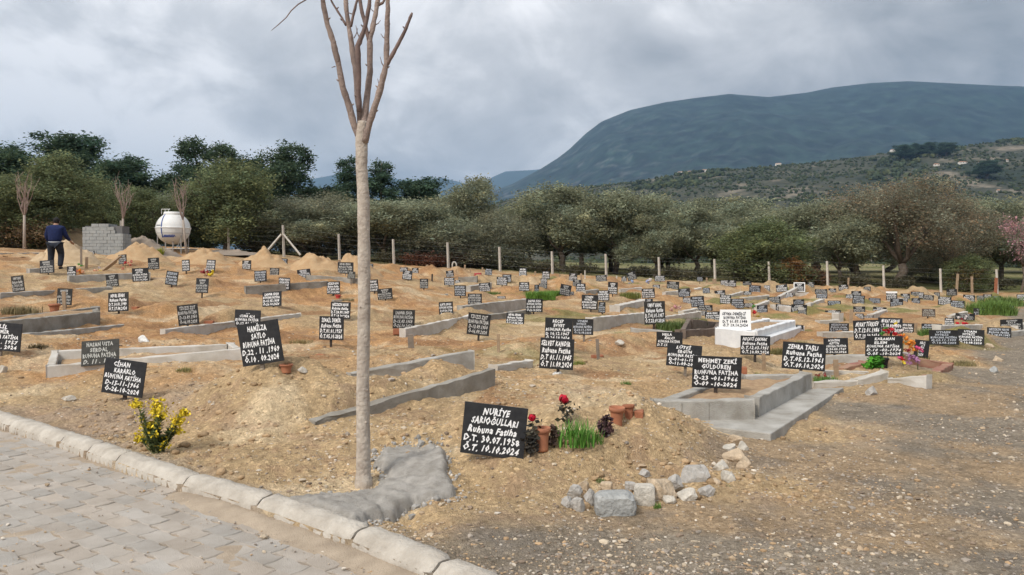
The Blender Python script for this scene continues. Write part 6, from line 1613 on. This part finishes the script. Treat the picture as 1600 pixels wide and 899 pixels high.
tuft(1290, 598, 40, 14, 'green grass under the small red and white flowers', 811, 10.4, (.10, .20, .04), 500)
bouquet([(1055, 480, 5, (.6, .3, .3), 24), (1062, 482, 4, (.62, .42, .38), 24), (1049, 483, 4, (.6, .35, .3), 24)], 'faded pink flowers lying in the middle distance')
bouquet([(1178, 479, 4, GRN, 24), (1180, 488, 5, RED, 24), (1186, 494, 4, (.35, .25, .05), 24)], 'green and red flowers right of the white marker')
bouquet([(1502, 507, 6, RED, 20), (1506, 509, 5, RED, 20), (1498, 496, 3, WHT, 20.5), (1509, 496, 3, WHT, 20.5), (1504, 499, 3, DRK, 20.5)], 'red pot of flowers among pale borders at the right')
bouquet([(319, 426, 5, DRK, 27), (323, 424, 4, DRK, 27), (329, 427, 5, YEL, 27), (333, 426, 4, YEL, 27), (322, 422, 3, WHT, 27)], 'dark red and yellow flowers above a narrow board, middle left')
bouquet([(125, 427, 5, ORG, 25), (130, 425, 4, (.75, .4, .25), 25), (122, 424, 4, (.6, .2, .15), 25)], 'orange flowers right of the narrow board near the man')
bouquet([(150, 423, 4, (.75, .4, .25), 26), (157, 424, 4, (.78, .6, .2), 26), (155, 418, 3, WHT, 26), (163, 426, 3, (.75, .35, .2), 26), (144, 428, 3, WHT, 26)], 'peach and white flowers behind the grey border')
bouquet([(196, 411, 3, RED, 28), (202, 413, 4, (.65, .2, .15), 28), (206, 409, 3, (.6, .2, .15), 28), (192, 420, 3, (.65, .25, .18), 27)], 'red flowers right of the board below the block wall')
bouquet([(127, 416, 4, GRN, 27.5), (131, 419, 3, WHT, 27.5)], 'green wreath right of the standing man')
bouquet([(475, 436, 4, (.5, .12, .12), 27), (470, 438, 3, DRK, 27), (481, 439, 3, DRK, 27)], 'small red flowers below the tilted board near the dull border')
bouquet([(986, 440, 4, (.35, .45, .65), 40), (1012, 441, 4, (.35, .40, .60), 38), (1016, 438, 4, WHT, 38)], 'bluish plastic bags by the boards at the tenth fence post')

# ------------------------------------------------------------------ the man at the open grave
def skin(name, V, E, rad, m, parent, sub=2, root=0):
    me = bpy.data.meshes.new(name); me.from_pydata(V, E, []); ob = bpy.data.objects.new(name, me); COL.objects.link(ob)
    md = ob.modifiers.new('s', 'SKIN'); md.use_smooth_shade = True; ob.modifiers.new('d', 'SUBSURF').levels = sub
    for i, r in enumerate(rad): me.skin_vertices[0].data[i].radius = (r, r) if not isinstance(r, tuple) else r; me.skin_vertices[0].data[i].use_root = (i == root)
    bpy.context.view_layer.update()
    ev = bpy.data.meshes.new_from_object(ob.evaluated_get(bpy.context.evaluated_depsgraph_get()))
    bpy.data.objects.remove(ob); ev.name = name
    ev.materials.clear(); return link(name, ev, m, parent)
def man():
    d = 26.0; x = (86 - CU) / F * d; z = H1(x, d); zt = CH + (HV - 340) / F * d; H_ = zt - z; s_ = H_ / 1.76
    o = empty('person', (x, d, z), (0, 0, R(14)), (s_ * 1.13, s_ * 1.1, s_)); tag(o, 'man in navy sweater and dark trousers walking away beside a grave board', 'person')
    # y+ is away from the camera, the way he faces
    V = [(0, 0, .95), (0, .0, 1.12), (-.0, .04, 1.32), (0, .07, 1.46), (0, .09, 1.53), (0, .12, 1.62), (0, .13, 1.70),      # pelvis .. head 0-6
         (-.09, 0, .90), (-.12, .06, .50), (-.13, .02, .09), (-.13, .14, .04),                                                  # left leg 7-10
         (.09, 0, .90), (.13, .14, .52), (.14, -.02, .10), (.14, .10, .05),                                                      # right leg 11-14
         (-.19, .06, 1.40), (-.25, .06, 1.12), (-.20, .16, .92), (-.19, .20, .84),                                               # left arm 15-18
         (.19, .06, 1.40), (.27, .08, 1.13), (.34, .24, .98), (.36, .30, .93)]                                                   # right arm 19-22
    E = [(0, 1), (1, 2), (2, 3), (3, 4), (4, 5), (5, 6), (0, 7), (7, 8), (8, 9), (9, 10), (0, 11), (11, 12), (12, 13), (13, 14), (3, 15), (15, 16), (16, 17), (17, 18), (3, 19), (19, 20), (20, 21), (21, 22)]
    rad = [.10, .10, .11, .07, .05, .085, .07, .085, .06, .04, .035, .085, .06, .04, .035, .045, .036, .032, .03, .045, .036, .032, .03]
    for side, wi, dr in ((-1, 18, (0, .03, -.1)), (1, 22, (.03, .08, -.04))):     # fingers, curled a little
        w0 = Vector(V[wi]); dv = Vector(dr).normalized(); sd_ = Vector((1, 0, 0)) if side < 0 else Vector((.6, -.3, .4)).normalized()
        for f, L_ in enumerate((.075, .085, .08, .062)):
            a = w0 + dv * .05 + sd_ * (f - 1.5) * .019; b_ = a + dv * L_ * .5; c = b_ + (dv + Vector((-.3 * side, 0, -.2))).normalized() * L_ * .5; n0 = len(V)
            V += [tuple(a), tuple(b_), tuple(c)]; E += [(wi, n0), (n0, n0 + 1), (n0 + 1, n0 + 2)]; rad += [.011, .009, .008]
        a = w0 + sd_ * -.035 * side + dv * .02; b_ = a + (dv + sd_ * -.6 * side).normalized() * .04; n0 = len(V); V += [tuple(a), tuple(b_)]; E += [(wi, n0), (n0, n0 + 1)]; rad += [.012, .009]
    skin('body', V, E, rad, mat('skin', (.36, .21, .14), .6), o)
    navy = mat('navy_knit', (.012, .022, .085), .9, col2=(.009, .016, .06), vscale=20, bump=.3); dark = mat('dark_trousers', (.016, .02, .03), .9, col2=(.028, .033, .045), vscale=6)
    sl = [(0, 0, .88), (0, 0, 1.10), (0, .04, 1.32), (0, .065, 1.44), (0, .085, 1.53), (-.19, .06, 1.40), (-.25, .06, 1.12), (-.205, .15, .935), (.19, .06, 1.40), (.27, .08, 1.13), (.335, .23, .985)]
    skin('sweater', sl, [(0, 1), (1, 2), (2, 3), (3, 4), (3, 5), (5, 6), (6, 7), (3, 8), (8, 9), (9, 10)], [(.20, .155), (.21, .16), (.235, .175), (.19, .15), .085, .085, .068, .05, .085, .068, .05], navy, o)
    tl = [(0, 0, .93), (-.10, 0, .84), (-.12, .06, .50), (-.13, .02, .08), (.10, 0, .84), (.13, .14, .52), (.14, -.02, .09)]
    skin('trousers', tl, [(0, 1), (1, 2), (2, 3), (0, 4), (4, 5), (5, 6)], [(.175, .14), .13, .095, .075, .13, .095, .075], dark, o)
    b = MB(); V_, F_ = ICO[3]; A = np.array(V_); A = A[:, :] * np.array([.092, .11, .115]); A[:, 2] += np.where(A[:, 1] > .03, .02, 0)
    nF = [f for f in F_ if not (A[list(f)][:, 1].mean() > .05 and A[list(f)][:, 2].mean() < .06)]
    link('hair', np_mesh('hair', A, nF, True), mat('black_hair', (.012, .010, .009), .8), o, (0, .115, 1.655))
    b = MB()
    for sx in (-1, 1): b.ball((sx * .088, .12, 1.62), (.012, .022, .033), 1)
    b.tube([(0, .20, 1.64), (0, .232, 1.605), (0, .212, 1.60)], [.010, .014, .008], 5)
    link('ears_and_nose', b.mesh('ears_and_nose', True), MATS['skin'], o)
    b = MB()
    for sx in (-1, 1): b.ball((sx * .032, .205, 1.645), (.012, .008, .008), 1)
    link('eyes', b.mesh('eyes', True), mat('eye', (.03, .02, .02), .3), o)
    b = MB(); b.tube([(-.025, .207, 1.575), (0, .214, 1.573), (.025, .207, 1.575)], .005, 4); link('mouth', b.mesh('mouth'), mat('lip', (.25, .09, .07), .6), o)
    b = MB(); b.lathe([(.183, .0), (.188, .01), (.188, .035), (.183, .045)], 20); me = b.mesh('belt', True); link('belt', me, mat('grey_belt', (.35, .36, .38), .7), o, (0, 0, .90), (0, 0, 0), (1, .76, 1))
    for nm_, c in (('shoe', (-.13, .08, .05)), ('shoe', (.14, .04, .06))):
        b = MB(); b.ball((0, 0, 0), (.052, .135, .055), 2, .02); link('shoe', b.mesh('shoe', True), mat('shoe', (.02, .018, .016), .6), o, c)
man()

# ------------------------------------------------------------------ haze between here and the mountains
HAZE = 7.8e-5
b = MB(); b.box((0, 7000, 800), (60000, 22000, 1640))
me = b.mesh('haze'); hm = bpy.data.materials.new('haze'); hm.use_nodes = True; t = hm.node_tree; t.nodes.clear()
ho = t.nodes.new('ShaderNodeOutputMaterial'); pv = t.nodes.new('ShaderNodeVolumePrincipled')
pv.inputs['Color'].default_value = (.38, .64, 1.0, 1); pv.inputs['Density'].default_value = HAZE; pv.inputs['Anisotropy'].default_value = .2
t.links.new(pv.outputs[0], ho.inputs['Volume'])
hz = link('haze', me, hm); hz['kind'] = 'stuff'
for k in list(MATS.values()): pass
